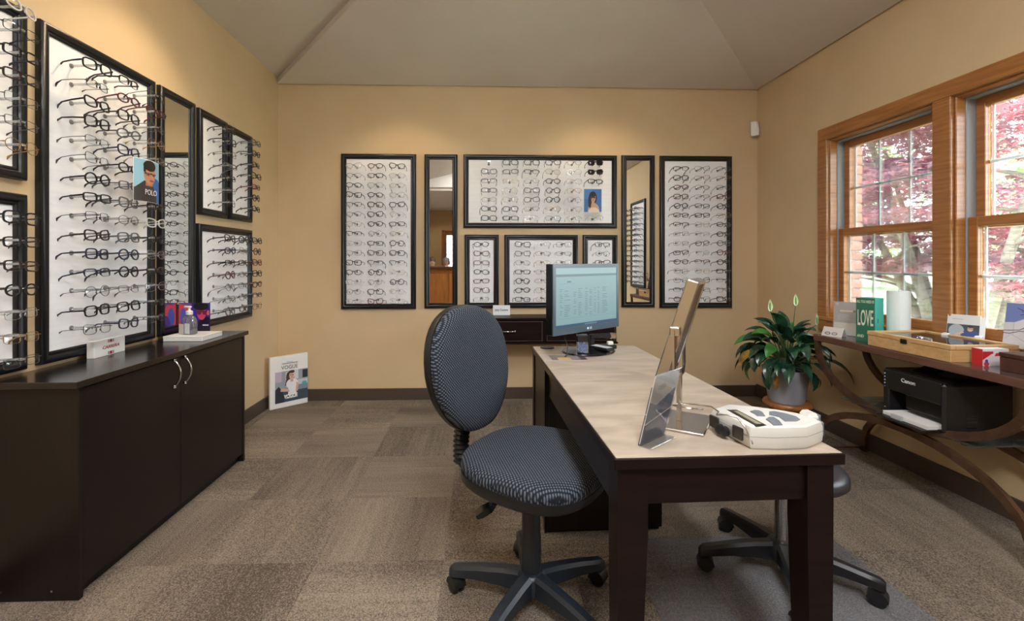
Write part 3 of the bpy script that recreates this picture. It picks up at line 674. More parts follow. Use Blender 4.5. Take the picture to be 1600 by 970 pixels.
def sr(k, z, drop=0): return [(x*k+.02, y*k*(1+.05*x/.235), z+.03-drop*max(0, x/.235)**2) for x, y in out_]
sc_.rings([sr(.55, .405), sr(.93, .418, .006), sr(1.0, .436, .01), sr(1.0, .462, .014)], True, True)
sc_.build('seat_shell', M_black, t, 50)
sc_ = MB(); sc_.rings([sr(.985, .458, .014), sr(1.004, .476, .016), sr(.992, .492, .018), sr(.95, .505, .018), sr(.86, .512, .014), sr(.6, .510, .006), sr(.3, .506, .0), sr(.02, .505, 0)], False, True)
sc_.build('seat_cushion', M_seatf, t, True)
MB().box((-.09, -.07, .402), (.09, .07, .438), .008).build('seat_mechanism', M_black, t)
sb_ = MB(); sb_.tube([(-.05, 0, .415), (-.20, 0, .412), (-.285, 0, .42), (-.300, 0, .45)], 0, flat=(.055, .012), up=(0, 0, 1)); sb_.build('back_support_bar', M_black, t)
pts = arc((-.300, 0, .420), (-.312, 0, .52), (-.278, 0, .615), 22)
MB().tube(pts, [(.032 if i % 2 else .023) for i in range(23)], 14, up=(0, 1, 0)).build('bellows', M_black, t, 50)
# backrest: outline in local yz, curved, leaning back a little
def bk(k, dx, N=44, kz=1.0):
    r = []
    for i in range(N):
        a = 6.2832*i/N; c, s = math.cos(a), math.sin(a); n = 2.5
        y = .226*math.copysign(abs(c)**(2/n), c); z = .224*math.copysign(abs(s)**(2/n), s)
        y *= 1-.24*max(0, -z/.232)**1.6-.04*max(0, z/.232)**2
        y *= k; z *= k*kz
        r.append((-.288+dx+.35*y*y+.40*z*z*(1 if z < 0 else .5)-.14*z, y, .790+z))
    return r
MB().rings([bk(.80, -.022), bk(.97, -.020), bk(1.01, -.006), bk(1.008, .014)], True, True).build('backrest_shell', M_black, t, 50)
MB().rings([bk(.985, .010), bk(.998, .026), bk(.97, .042), bk(.90, .052), bk(.70, .058), bk(.35, .060), bk(.02, .060)], False, True).build('backrest_cushion', M_backf, t, True)
lv = MB(); lv.tube([(-.02, -.06, .42), (-.06, -.10, .39), (-.075, -.112, .37)], .005, 8)
l_ = lv.build('lever', M_black, t, True)
dirv = Vector((-.55, -.42, -.36)).normalized(); p0 = Vector((-.075, -.112, .372)); q0 = p0+dirv*.070
MB().tube([p0, p0+dirv*.018, p0+dirv*.05, q0], 0, flat=[(.016, .010), (.036, .020), (.044, .020), (.038, .012)]).build('lever_paddle', M_blackg, l_, 40)

# ---- backless stool behind the desk
t = thing('swivel_stool', 'black backless swivel stool with chrome column behind the desk', 'stool', (1.150, 1.755, 0))
star_base(t, (32, 104, 176, 248, 320), .285, M_black, fat=.95, ribs=True)
MB().cyl((0, 0, .10), (0, 0, .375), .024, n=20).cyl((0, 0, .0), (0, 0, .055), .016, n=16).build('gas_column', M_steel, t, 40)
def sr2(k, z): return [(.212*k*math.cos(6.2832*i/36), .212*k*math.sin(6.2832*i/36), z) for i in range(36)]
MB().rings([sr2(.7, .372), sr2(.95, .376), sr2(1, .384), sr2(1, .402), sr2(.96, .415), sr2(.85, .423), sr2(.1, .425)], True, True).build('padded_seat', mat('black_vinyl', (40, 42, 48), .35), t, 60)

# ---- console table by the window
TZ, TX0, TX1, TY0, TY1 = .735, 2.058, 2.398, 1.690, 2.836
t = thing('console_table', 'bronze metal console table with curved crossing legs under the windows', 'table', ((TX0+TX1)/2, (TY0+TY1)/2, 0))
hx, hy = (TX1-TX0)/2, (TY1-TY0)/2
M_ttop = noisy('brown_table_top', (92, 60, 50), (108, 74, 62), (30, 4, 30), .3, 4, coat=.25)
MB().box((-hx, -hy, TZ-.038), (hx, hy, TZ-.002), .003).build('tabletop', M_ttop, t)
MB().box((-hx+.006, -hy+.006, TZ-.004), (hx-.006, hy-.006, TZ)).build('tabletop_glass', mat('dark_glass_top', (86, 72, 68), .07, spec=.7), t)
for sx in (-1, 1):
    x = sx*(hx-.022)
    up_ = [(x, hy*math.cos(R(q))*.985, .700-.315*math.sin(R(q))**.85) for q in range(0, 181, 9)]
    lo_ = [(x, hy*math.cos(R(q))*1.0, .010+.350*math.sin(R(q))**.75) for q in range(0, 181, 9)]
    MB().tube(up_, 0, flat=(.036, .020), up=(1, 0, 0)).build('upper_arc', M_bronze, t, 50)
    MB().tube(lo_, 0, flat=(.036, .020), up=(1, 0, 0)).build('leg_arc', M_bronze, t, 50)
for y in (-hy*.99, hy*.99):
    MB().cyl((-hx+.03, y, .035), (hx-.03, y, .035), .007, n=8).build('stretcher', M_bronze, t, True)
for y in (-.30, .30): MB().box((-hx+.03, y-.012, .387), (hx-.03, y+.012, .399), .002).build('shelf_rail', M_bronze, t)
MB().box((-hx+.01, -.36, .399), (hx-.005, .36, .407), .002).build('glass_shelf', clear('shelf_glass', (214, 232, 226), .06, .01, .04), t)

# ---- footstool and plant
t = thing('footstool', 'small round wooden footstool under the plant pot', 'stool', (2.115, 3.165, 0))
M_pine = noisy('honey_wood', (150, 92, 46), (182, 118, 62), (8, 40, 8), .4, 5, coat=.2)
MB().lathe([(.10, .188), (.142, .190), (.150, .200), (.150, .212), (.143, .222), (.10, .225)], 32).build('stool_top', M_pine, t, 40)
for q in (45, 135, 225, 315):
    c, s = math.cos(R(q)), math.sin(R(q)); MB().tube([(c*.13, s*.13, 0), (c*.105, s*.105, .10), (c*.085, s*.085, .190)], [.013, .019, .015], 10).build('leg', M_pine, t, True)
t = thing('potted_plant', 'peace lily with white flowers in a grey plastic pot', 'plant', (2.105, 3.16, .225))
M_pot = mat('grey_pot_plastic', (166, 168, 178), .5)
MB().lathe([(.02, .0), (.106, .0), (.110, .012), (.134, .172), (.142, .174), (.148, .218), (.150, .226), (.142, .228), (.136, .195), (.02, .19)], 36).build('pot', M_pot, t, 40)
MB().lathe([(.01, .196), (.134, .194), (.10, .202), (.01, .206)], 24).build('soil', mat('potting_soil', (44, 34, 28), .95), t)
M_leaf = noisy('glossy_dark_leaf', (20, 54, 40), (44, 88, 62), (14, 14, 14), .24, 3, spec=.8)
M_leafl = noisy('fresh_green_leaf', (52, 112, 50), (84, 146, 66), (14, 14, 14), .3, 3, spec=.5)
M_leafy = noisy('yellowing_leaf', (186, 132, 44), (96, 78, 34), (22, 22, 22), .45, 3)
M_stem = mat('leaf_stem', (64, 96, 50), .5)
M_leafd = mat('dry_brown_leaf', (88, 52, 38), .7)
rl = random.Random(21)
def plant_leaf(az, reach, top, ln, wd, droop, m, name='leaf', twist=0):
    d = Vector((math.cos(az), math.sin(az), 0)); s = Vector((-d.y, d.x, 0))
    root = d*.03+Vector((0, 0, .20)); tip = d*reach+Vector((0, 0, top)); mid = (root+tip)/2+d*(-.03)+Vector((0, 0, .07))
    mb = MB(); st = arc(root, mid, tip, 6); mb.tube(st, [.0035]*4+[.003, .0025, .002], 5, mi=1)
    rs = []; n = 7; p = tip.copy(); ang = math.atan2((st[-1]-st[-2]).z, Vector((st[-1]-st[-2]).to_2d()).length)
    for i in range(n+1):
        u = i/n; wv = wd*math.sin(math.pi*min(1, u**.75*.96+.04))**.9
        nrm = d*(-math.sin(ang))+Vector((0, 0, math.cos(ang))); sv = (s*math.cos(twist)+nrm*math.sin(twist))
        rs.append([p-sv*wv/2+nrm*wv*.16, p-sv*wv*.22, p-nrm*wv*.06, p+sv*wv*.22, p+sv*wv/2+nrm*wv*.16])
        p = p+(d*math.cos(ang)+Vector((0, 0, math.sin(ang))))*(ln/n); ang -= droop/n
    mb.rings(rs, False, False, closed=False)
    lf = mb.build(name, [m, M_stem], t, True)
k = 0
for ring, (cnt, rch, tp_, dr) in enumerate([(9, .05, .45, .9), (19, .10, .43, 1.3), (23, .14, .37, 1.6), (18, .165, .31, 1.7), (5, .16, .25, 2.1)]):
    for i in range(cnt):
        az = 6.2832*(i+.5*(ring % 2))/cnt+rl.uniform(-.2, .2)
        rr = rch*rl.uniform(.8, 1.2)
        # the wall stands close on the +x side
        sq = 1-.22*max(0, math.cos(az-.3))
        m_ = M_leafl if rl.random() < .16 else M_leaf
        if ring == 3 and i in (3, 8): m_ = M_leafy
        plant_leaf(az, rr*sq, tp_*rl.uniform(.9, 1.08), rl.uniform(.15, .215)*sq, rl.uniform(.062, .090), dr*rl.uniform(.8, 1.2), m_, twist=rl.uniform(-.5, .5))
plant_leaf(-.50, .20, .30, .26, .06, 1.5, noisy('half_yellow_leaf', (44, 84, 44), (150, 128, 50), (9, 9, 9), .35, 2), twist=.2)
plant_leaf(-1.15, .155, .20, .07, .03, 2.2, M_leafy); plant_leaf(-2.45, .165, .19, .10, .035, 2.0, M_leafy); plant_leaf(-.8, .17, .19, .10, .025, 2.4, M_leafd)
M_flow = noisy('white_flower', (206, 226, 176), (240, 244, 226), (20, 20, 20), .5, 2)
for (dx, dy, z) in ((-.145, -.05, .70), (.045, -.03, .735), (.20, -.02, .60)):
    mb = MB(); mb.tube(arc((dx*.15, dy, .2), (dx*.5, dy, .5), (dx, dy, z-.08), 6), .003, 6, mi=1)
    fo = mb.build('flower_stem', [M_stem, M_stem], t, True)
    fm = MB(); rs = []
    for i in range(7):
        u = i/6; wv = (.036*math.sin(math.pi*min(1, u**.8*.95+.04)))*(1 if dx < .15 else .6)
        rs.append([(dx-wv/2, dy-wv*.1, z-.085+.085*u), (dx-wv*.2, dy+wv*.25, z-.085+.085*u), (dx+wv*.2, dy+wv*.25, z-.085+.085*u), (dx+wv/2, dy-wv*.1, z-.085+.085*u)])
    fm.rings(rs, False, False, closed=False); fm.build('spathe', M_flow, fo, True)
    MB().lathe([(.002, z-.075), (.006, z-.06), (.006, z-.03), (.002, z-.02)], 8, Matrix.Translation((dx, dy-.004, 0))).build('spadix', mat('green_spadix', (132, 168, 92), .6), fo, True)
# ================================================================ things on the desk
DZ = .740
def at(x, y, z): return (x, y, z)
# ---- monitor
A, B = Vector((.333, 2.13)), Vector((.730, 2.45)); mw = (B-A).length; ang = math.atan2(B.y-A.y, B.x-A.x)
mc = (A+B)/2
t = thing('computer_monitor', 'black flat screen monitor showing a table of records on desk', 'monitor', (mc.x, mc.y, DZ), ang)
M_bez = mat('monitor_bezel', (70, 84, 96), .3)
z0, z1 = .100, .429
MB().box((-mw/2, 0, z0), (mw/2, .045, z1), .004).build('housing', M_blackg, t)
bz = MB(); g = .019
bz.box((-mw/2, -.003, z0), (-mw/2+g, .001, z1)); bz.box((mw/2-g, -.003, z0), (mw/2, .001, z1)); bz.box((-mw/2+g, -.003, z1-g), (mw/2-g, .001, z1)); bz.box((-mw/2+g, -.003, z0), (mw/2-g, .001, z0+.030))
bz.build('bezel', M_bez, t)
def scr(n, rgb, s=1):
    return mat('screen_'+n, (10, 12, 14), .35, emit=rgb, es=s)
sx0, sx1, sz0, sz1 = -mw/2+g, mw/2-g, z0+.030, z1-g
s_ = MB(); S0 = [scr('ground', (150, 186, 190), .42), scr('bar', (112, 146, 154), .36), scr('taskbar', (52, 84, 112), .5), scr('ink', (104, 142, 148), .40), scr('header', (158, 194, 196), .45)]
def sq(x0, y0, x1, y1, mi, d):
    X = lambda u: sx0+(sx1-sx0)*u; Z = lambda v: sz0+(sz1-sz0)*v
    s_.poly([(X(x0), -d, Z(y0)), (X(x1), -d, Z(y0)), (X(x1), -d, Z(y1)), (X(x0), -d, Z(y1))], mi)
sq(0, 0, 1, 1, 0, .0012); sq(0, .90, 1, 1, 4, .0014); sq(0, .855, 1, .895, 1, .0016); sq(0, 0, 1, .055, 2, .0016)
sq(.17, .755, .23, .785, 3, .0016); sq(.05, .735, .30, .738, 3, .0016); sq(.03, .155, .97, .158, 3, .0016)
rs_ = random.Random(5)
for r in range(16):
    zz = .64-r*.03
    for cx_, cw in ((.06, .05), (.13, .09), (.27, .05), (.34, .06), (.45, .05), (.52, .05), (.60, .035), (.66, .04), (.74, .10)):
        if rs_.random() < .78: sq(cx_, zz, cx_+cw*rs_.uniform(.5, 1), zz+.009, 3, .0016)
for k in range(8): sq(.45+k*.025, .018, .462+k*.025, .036, 4, .0018)
me = bpy.data.meshes.new('screen'); s_.bm.to_mesh(me); s_.bm.free()
for q in S0: me.materials.append(q)
link('screen', me, t)
M_lw = mat('logo_white', (226, 230, 234), .5)
text('LG', .014, M_lw, t, (.018, -.0036, z0+.015), bold=.0004); picture('logo_mark', t, [(ell(0, 0, .006, .006), (226, 230, 234))], (-.004, -.0034, z0+.015))
MB().box((-.03, .02, .015), (.03, .05, .16), .004).build('neck', M_blackg, t)
nb = []
MB().lathe([(.14, 0), (.145, .004), (.14, .009), (.07, .014), (.03, .022)], 40, Matrix.Translation((0, -.005, 0)), sy=.80).build('stand_base', M_blackg, t, 40)
cb_ = MB(); cb_.tube([(-.16, .02, .10), (-.175, -.02, .05), (-.19, -.03, .012), (-.205, -.03, .006)], .0025, 6); cb_.build('cable', M_black, t, True)
o = MB().lathe([(.034, 0), (.036, .002), (.034, .005), (.01, .006)], 28, sy=.8).build('cable_grommet', M_black, None, 40, (.345, 2.385, DZ)); tag(o, 'flat black round disc on desk behind the monitor', 'disc')
# flyer
t = thing('flyer', 'printed dark flyer lying on desk in front of monitor', 'flyer', (.300, 2.085, DZ+.0006), R(2))
MB().box((0, 0, -.0005), (.185, .11, 0)).build('paper', M_paper, t)
picture('printed_picture', t, [(rect(0, 0, 1, 1), (104, 92, 92)), (rect(.0, 0, .14, 1), (168, 152, 150)), (rect(.3, .0, .62, .5), (190, 160, 116)), (rect(.22, .5, .75, .95), (112, 106, 92)), (rect(.62, .1, .86, .8), (128, 116, 118)), ([(.86, 0), (1, 0), (1, 1), (.84, 1)], (60, 28, 30))], (0, 0, .0), (R(-90), 0, 0), w=.185, h=.11)
# paper clip cup
t = thing('clip_cup', 'clear cup of blue paper clips with black top by monitor', 'cup', (.485, 2.205, DZ+.013), R(-8))
MB().box((-.026, -.026, 0), (.026, .026, .082), .003).build('clear_cup', M_acry, t)
MB().box((-.027, -.027, .05), (.027, .027, .083), .004).build('black_collar', M_blackg, t)
ck = MB(); rc = random.Random(2)
for k in range(110):
    p = Vector((rc.uniform(-.019, .019), rc.uniform(-.019, .019), rc.uniform(.005, .045))); dv = Vector((rc.gauss(0, 1), rc.gauss(0, 1), rc.gauss(0, 1))).normalized()*.006
    ck.tube([p-dv, p+dv], .0016, 4)
o = ck.build('paper_clips', mat('blue_clips', (58, 120, 206), .35), t); o['kind'] = 'stuff'
# stapler-like dispenser and white remote
t = thing('tape_dispenser', 'black and steel tape dispenser behind blue clip cup', 'tape dispenser', (.615, 2.345, DZ+.002), R(12))
MB().box((-.075, -.018, 0), (.075, .018, .018), .004).build('base', M_black, t)
MB().box((-.07, -.014, .052), (.072, .014, .076), .005).build('arm', M_black, t); MB().box((.04, -.0145, .05), (.074, .0145, .078), .004).build('steel_nose', M_chrome, t)
MB().box((-.07, -.012, .015), (-.045, .012, .055), .003).build('hinge_post', M_black, t); MB().box((.03, -.010, .018), (.06, .010, .036), .003).build('anvil', M_white, t)
t = thing('handset', 'small grey and white handset lying on monitor base', 'handset', (.592, 2.262, DZ+.0145), R(35))
MB().box((-.024, -.055, 0), (.024, .055, .014), .004).build('body', M_black, t); MB().box((-.021, -.05, .014), (.021, .05, .016), .001).build('keypad_face', mat('pale_keypad', (178, 180, 184), .5), t)

# ---- table mirror on chrome stand
ax = Vector((.56, .83, 0)).normalized(); nx = Vector((ax.y, -ax.x, 0))
t = thing('tabletop_mirror', 'tilted rectangular tabletop mirror on brushed chrome stand', 'mirror', (.549, 1.275, DZ), math.atan2(ax.y, ax.x))
# local x runs between the two arms, local -y is the side the mirror leans to
MB().box((-.085, -.075, 0), (.085, .055, .007), .002).build('base_plate', M_chrome, t)
MB().box((-.010, -.006, .007), (.010, .006, .135), .001).build('post', M_chrome, t)
MB().tube([(-.068, 0, .262), (-.068, 0, .150), (-.058, 0, .135), (.058, 0, .135), (.068, 0, .150), (.068, 0, .262)], 0, flat=(.022, .005), up=(0, 1, 0)).build('fork', M_chrome, t)
tl = R(17); Mt = Matrix.Translation((0, -.004, .258)) @ Matrix.Rotation(tl, 4, 'X')
fm = MB(); hw_, hh = .060, .140
fm.box((-hw_, -.016, -hh), (-hw_+.010, .016, hh), .003, Mt); fm.box((hw_-.010, -.016, -hh), (hw_, .016, hh), .003, Mt)
fm.box((-hw_+.01, -.016, hh-.010), (hw_-.01, .016, hh), .003, Mt); fm.box((-hw_+.01, -.016, -hh), (hw_-.01, .016, -hh+.010), .003, Mt)
fm.build('mirror_frame', M_chrome, t)
MB().box((-hw_+.010, -.004, -hh+.010), (hw_-.010, .006, hh-.010), 0, Mt).build('mirror_glass', M_mirror, t)
for s in (-1, 1): MB().box((min(s*.060, s*.075), -.014, .246), (max(s*.060, s*.075), .010, .270), .002).build('pivot_block', M_chrome, t)

# ---- acrylic sign holder with blue flyer
wv = Vector((.78, .63, 0)); t = thing('sign_holder', 'slanted clear acrylic sign holder with blue and white flyer', 'sign holder', (.383, 1.112, DZ), math.atan2(.63, .78))
ln = Matrix.Rotation(R(14), 4, 'X')
MB().box((0, -.0015, 0), (.115, .0015, .185), .0008, ln).build('acrylic_front', M_acry, t)
MB().box((0, .004, 0), (.115, .006, .150), .0005, ln).build('acrylic_back', M_acry, t)
MB().box((0, -.030, 0), (.115, .004, .003), .0008).build('foot', M_acry, t)
blue = [(rect(0, 0, 1, 1), (214, 220, 232)), ([(0, 0), (1, 0), (1, .42), (0, .28)], (64, 84, 136)), ([(0, .30), (1, .44), (1, .75), (.3, .55), (0, .62)], (88, 116, 170)), ([(.1, .52), (.75, .62), (.5, .40)], (58, 96, 160)), ([(0, .28), (1, .42), (1, .44), (0, .30)], (232, 236, 242)), (ell(.35, .82, .16, .05), (180, 190, 206))]
fl_ = MB().box((.002, .0018, .004), (.113, .0035, .180), 0, ln).build('flyer', M_paper, t)
o = picture('printed_front', fl_, blue, w=.111, h=.175); o.matrix_local = ln @ Matrix.Translation((.002, .0017, .004))
o = picture('printed_back', fl_, blue, w=.111, h=.175); o.matrix_local = ln @ Matrix.Translation((.113, .0037, .004)) @ Matrix.Rotation(math.pi, 4, 'Z')

# ---- white measuring device on the near right corner of the desk
t = thing('pupilometer', 'white handheld pupil measuring device with grey buttons on desk corner', 'optical device', (0, 0, DZ+.001))
pl = [(.614, 1.226), (.628, 1.150), (.636, 1.086), (.690, 1.078), (.772, 1.082), (.836, 1.118), (.838, 1.158), (.818, 1.180), (.790, 1.205), (.735, 1.240), (.672, 1.262)]
cx_ = sum(p[0] for p in pl)/len(pl); cy_ = sum(p[1] for p in pl)/len(pl)
def ring(k, z): return [(cx_+(x-cx_)*k, cy_+(y-cy_)*k, z) for x, y in pl]
M_dev = mat('device_white', (208, 206, 200), .42)
MB().rings([ring(.955, .0), ring(.99, .006), ring(1, .020), ring(1, .0275)]).build('lower_shell', M_dev, t, 30)
MB().rings([ring(.99, .0275), ring(.99, .029)]).build('seam', mat('seam_grey', (140, 140, 140), .6), t)
MB().rings([ring(1, .029), ring(.995, .040), ring(.965, .050), ring(.90, .0535)]).build('upper_shell', M_dev, t, 30)
M_btn = mat('slate_button', (112, 118, 126), .5); zt = .0537
def onpix(x, y):   # a pixel of the photograph to the top face of the device
    a, b_ = x-CX, y-CY; c, s = math.cos(YAW), math.sin(YAW); r = a/F; dx, dy, dz = r*c+s, -r*s+c, -b_/F
    k = (DZ+.001+zt-CAMH)/dz; return (dx*k, dy*k)
def pad(name, px, m, h=.0025, par=t):
    o = MB().prism([onpix(*p) for p in px], zt-.002, zt+h, inset=.06, dz=.001).build(name, m, par); return o
sc2 = lambda L_: [(1100+x*.13125, 620+y*.13125) for x, y in L_]
lcd = pad('display_window', sc2([(268, 152), (385, 150), (748, 340), (615, 345)]), mat('lcd_surround', (40, 40, 38), .3), .001)
pad('lcd', sc2([(345, 170), (400, 170), (690, 325), (625, 328)]), mat('lcd_green', (150, 148, 128), .25), .0016, lcd)
pad('button', sc2([(550, 178), (600, 163), (660, 168), (700, 190), (730, 232), (640, 232), (600, 205)]), M_btn)
pad('button', sc2([(735, 270), (770, 245), (830, 245), (900, 290), (935, 338), (830, 342), (780, 300)]), M_btn)
pad('button', sc2([(775, 180), (830, 175), (960, 200), (1100, 240), (1145, 272), (1100, 292), (960, 292), (890, 240), (775, 215)]), M_btn)
ep = MB(); ep.box((.818, 1.140, .030), (.848, 1.185, .062), .008); ep.build('eyepiece_hood', M_dev, t); MB().box((.8485, 1.146, .036), (.853, 1.179, .058), .003).build('eyepiece', M_btn, t)
MB().box((.834, 1.119, .012), (.842, 1.150, .05), .004).build('end_bumper', M_btn, t)
# sockets and knobs on the slanted left end
dl = Vector((.636-.602, 1.086-1.228, 0)); dl.normalize(); nl = Vector((dl.y, -dl.x, 0))
if nl.x > 0: nl = -nl
Me = Matrix.Translation((.602, 1.228, 0)) @ Matrix((( dl.x, nl.x, 0, 0), (dl.y, nl.y, 0, 0), (0, 0, 1, 0), (0, 0, 0, 1)))
for a in (.028, .108): MB().box((a-.016, -.004, .010), (a+.016, .003, .040), .002, Me).build('viewing_port', mat('dark_port', (52, 48, 42), .3), t)
for a in (.060, .076): MB().lathe([(.010, 0), (.013, .003), (.013, .012), (.009, .015)], 14, Me @ Matrix.Translation((a, .002, .018)) @ Matrix.Rotation(R(-90), 4, 'X')).build('focus_knob', M_black, t, 40)
wr_ = MB(); W3 = lambda a, o_, z: Me @ Vector((a, o_, z))
wr_.tube([W3(.148, -.006, .012), W3(.138, .004, .046), W3(.115, .006, .064), W3(.085, .012, .062), W3(.072, .030, .060), W3(.058, .012, .062), W3(.030, .010, .066), W3(-.02, .022, .058), W3(-.055, .045, .052), W3(-.045, .07, .052), W3(-.01, .05, .053), W3(.0, .01, .050)], .0022, 6)
wr_.build('forehead_wire', M_steel, t, True)

# ================================================================ things on the cabinet
CT = .766
t = thing('brand_block', 'small white block lettered CARRERA on the cabinet', 'sign', (-1.644, 2.150, CT+.0005), R(92))
MB().box((-.092, 0, 0), (.092, .030, .072), .001).build('block', M_white, t)
text('CARRERA', .0185, mat('print_crimson', (142, 20, 44), .5), t, (0.004, -.0006, .037), shear=.25, bold=.0004, sx=1.25)
for zz in (.004, .056): picture('stripe', t, [(rect(-.018, 0, -.008, .013), (150, 140, 128)), (rect(-.007, 0, .007, .013), (150, 18, 36)), (rect(.009, 0, .018, .013), (146, 148, 154))], (.004, -.0002, zz))
t = thing('white_box', 'flat white box lying on cabinet under the sanitizer bottle', 'box', (-1.538, 2.585, CT), 0)
MB().box((-.100, -.095, 0), (.100, .095, .020), .002).build('box_base', M_white, t); MB().box((-.101, -.096, .020), (.101, .096, .026), .002).build('lid', M_white, t)
t = thing('sanitizer_bottle', 'clear pump bottle of hand sanitizer on flat white box', 'bottle', (-1.555, 2.575, CT+.026), R(-20))
MB().lathe([(.042, 0), (.046, .004), (.046, .062), (.042, .080), (.030, .095), (.014, .104), (.013, .110)], 28, sy=.62).build('bottle_body', clear('sanitizer_plastic', (226, 226, 236), .08, .05, .10), t, True)
MB().lathe([(.040, .002), (.0435, .006), (.0435, .034), (.01, .0342)], 28, sy=.6).build('liquid', clear('sanitizer_gel', (190, 186, 216), .02, .1, .08), t, True)
MB().box((.002, -.0300, .006), (.036, -.0285, .060), .0005).build('label', mat('label_pale', (206, 212, 214), .6), t)
MB().box((-.040, -.0290, .004), (-.004, -.0280, .056), .0005).build('label', mat('label_beige', (198, 190, 180), .6), t)
pm = MB(); pm.lathe([(.016, .104), (.017, .106), (.017, .122), (.010, .126), (.0055, .128), (.0055, .145)], 18); pm.box((-.034, -.008, .140), (.012, .008, .150), .004); pm.build('pump', M_white, t, 40)
t = thing('advert_card', 'red and blue advert card of two faces behind sanitizer bottle', 'photo card', (-1.690, 2.700, CT), R(-4))
MB().box((.0, 0, 0), (.180, .003, .182)).build('card', M_black, t)
adv = [(rect(0, 0, 1, 1), (58, 40, 150)), ([(0, 0), (.42, 0), (.42, 1), (0, 1)], (120, 66, 150)), ([(0, 0), (.12, 0), (.1, .5), (.2, .9), (0, 1)], (200, 62, 72)), (ell(.22, .62, .13, .32), (214, 70, 84)), (ell(.15, .55, .10, .3), (70, 84, 176)), (ell(.3, .3, .14, .3), (86, 50, 140)), ([(.55, 0), (1, 0), (1, .55), (.7, .62)], (24, 18, 44)), (ell(.74, .72, .15, .24), (206, 70, 104)), (ell(.72, .9, .24, .13), (26, 16, 26)), (ell(.95, .7, .05, .08), (226, 100, 90)), (rect(.6, .73, .92, .76), (22, 14, 24)), (ell(.67, .70, .07, .06), (110, 30, 70)), (ell(.84, .70, .07, .06), (110, 30, 70)), (rect(.06, .16, .36, .20), (222, 190, 210)), (rect(.78, .30, .97, .34), (214, 210, 224))]
picture('printed_picture', t, cl(adv), (0, 0, 0), w=.180, h=.182)
t2 = MB(); t2.rings([[(0, 0, 0), (-.05, .015, 0), (-.05, .018, 0), (0, .003, 0)], [(0, 0, .15), (-.05, .015, .13), (-.05, .018, .13), (0, .003, .15)]]); t2.build('side_flap', mat('print_dark_red', (92, 20, 30), .5), t)

# ================================================================ VOGUE display block on the floor
t = thing('display_block', 'white display block with woman photo lettered VOGUE on floor', 'sign', (-1.655, 3.772, .002), math.atan2(.215, .223))
BW, BH = .305, .415
MB().box((0, 0, 0), (BW, .028, BH), .002).build('block', M_white, t)
vg = [(rect(.13, .10, .995, .70), (150, 158, 164)), (rect(.13, .50, .30, .70), (186, 172, 190)), (rect(.13, .10, .995, .34), (60, 74, 88)), (rect(.40, .40, .60, .68), (196, 204, 206)), (rect(.43, .44, .57, .66), (62, 82, 76)), (rect(.62, .52, .74, .70), (206, 210, 210)), (rect(.85, .52, .995, .68), (36, 48, 50)), (rect(.72, .36, .995, .50), (188, 198, 204)), (rect(.70, .30, .995, .40), (120, 134, 152)), (ell(.90, .42, .07, .03), (72, 170, 160)), ([(.13, .10), (.13, .36), (.22, .42), (.34, .30), (.36, .10)], (40, 46, 56)),
      (ell(.52, .58, .11, .11), (70, 42, 40)), ([(.38, .42), (.43, .60), (.55, .62), (.50, .40)], (84, 52, 48)), (ell(.57, .44, .16, .10), (232, 230, 234)), ([(.46, .22), (.68, .22), (.70, .46), (.47, .46)], (232, 230, 234)), (rect(.52, .48, .60, .56), (206, 168, 150)), (ell(.56, .60, .07, .075), (222, 184, 166)), ([(.26, .32), (.28, .38), (.48, .34), (.50, .29)], (212, 172, 152)), ([(.66, .28), (.72, .28), (.74, .44), (.68, .46)], (206, 164, 144)), (ell(.56, .675, .075, .03), (70, 42, 40)), (ell(.535, .612, .02, .01), (60, 44, 46)), (ell(.585, .612, .02, .01), (60, 44, 46)), (ell(.56, .572, .025, .008), (160, 76, 76)), (rect(.36, .225, .70, .235), (232, 232, 234)), (rect(.40, .165, .66, .178), (222, 224, 228)), (rect(.30, .845, .72, .858), (120, 120, 128)), (rect(.42, .875, .58, .882), (150, 150, 156))]
picture('printed_picture', t, vg, w=BW, h=BH)
text('VOGUE', .043, mat('print_black', None), t, (BW*.50, -.007, BH*.772), sx=.92, bold=-.0002)
text('VOGUE', .040, mat('print_white', None), t, (BW*.53, -.0075, BH*.205), sx=.80, bold=.0016)

# ---- motion sensor in the back right corner
t = thing('motion_sensor', 'white motion sensor high in the back right corner', 'sensor', (2.398, D-.036, 2.262), R(45))
MB().rings([[(-.032, .028, 0.006), (.032, .028, .006), (.032, -.006, .004), (.020, -.024, .008), (-.020, -.024, .008), (-.032, -.006, .004)], [(-.034, .03, .06), (.034, .03, .06), (.034, -.006, .06), (.022, -.03, .05), (-.022, -.03, .05), (-.034, -.006, .06)], [(-.034, .03, .128), (.034, .03, .128), (.034, -.004, .126), (.022, -.022, .124), (-.022, -.022, .124), (-.034, -.004, .126)]]).build('housing', M_white, t)
MB().box((-.02, -.031, .012), (.02, -.026, .05), .003).build('lens_window', mat('sensor_lens', (214, 212, 206), .3), t)
MB().box((-.003, -.0275, .062), (.003, -.0265, .068)).build('indicator', M_black, t)
M_ = None
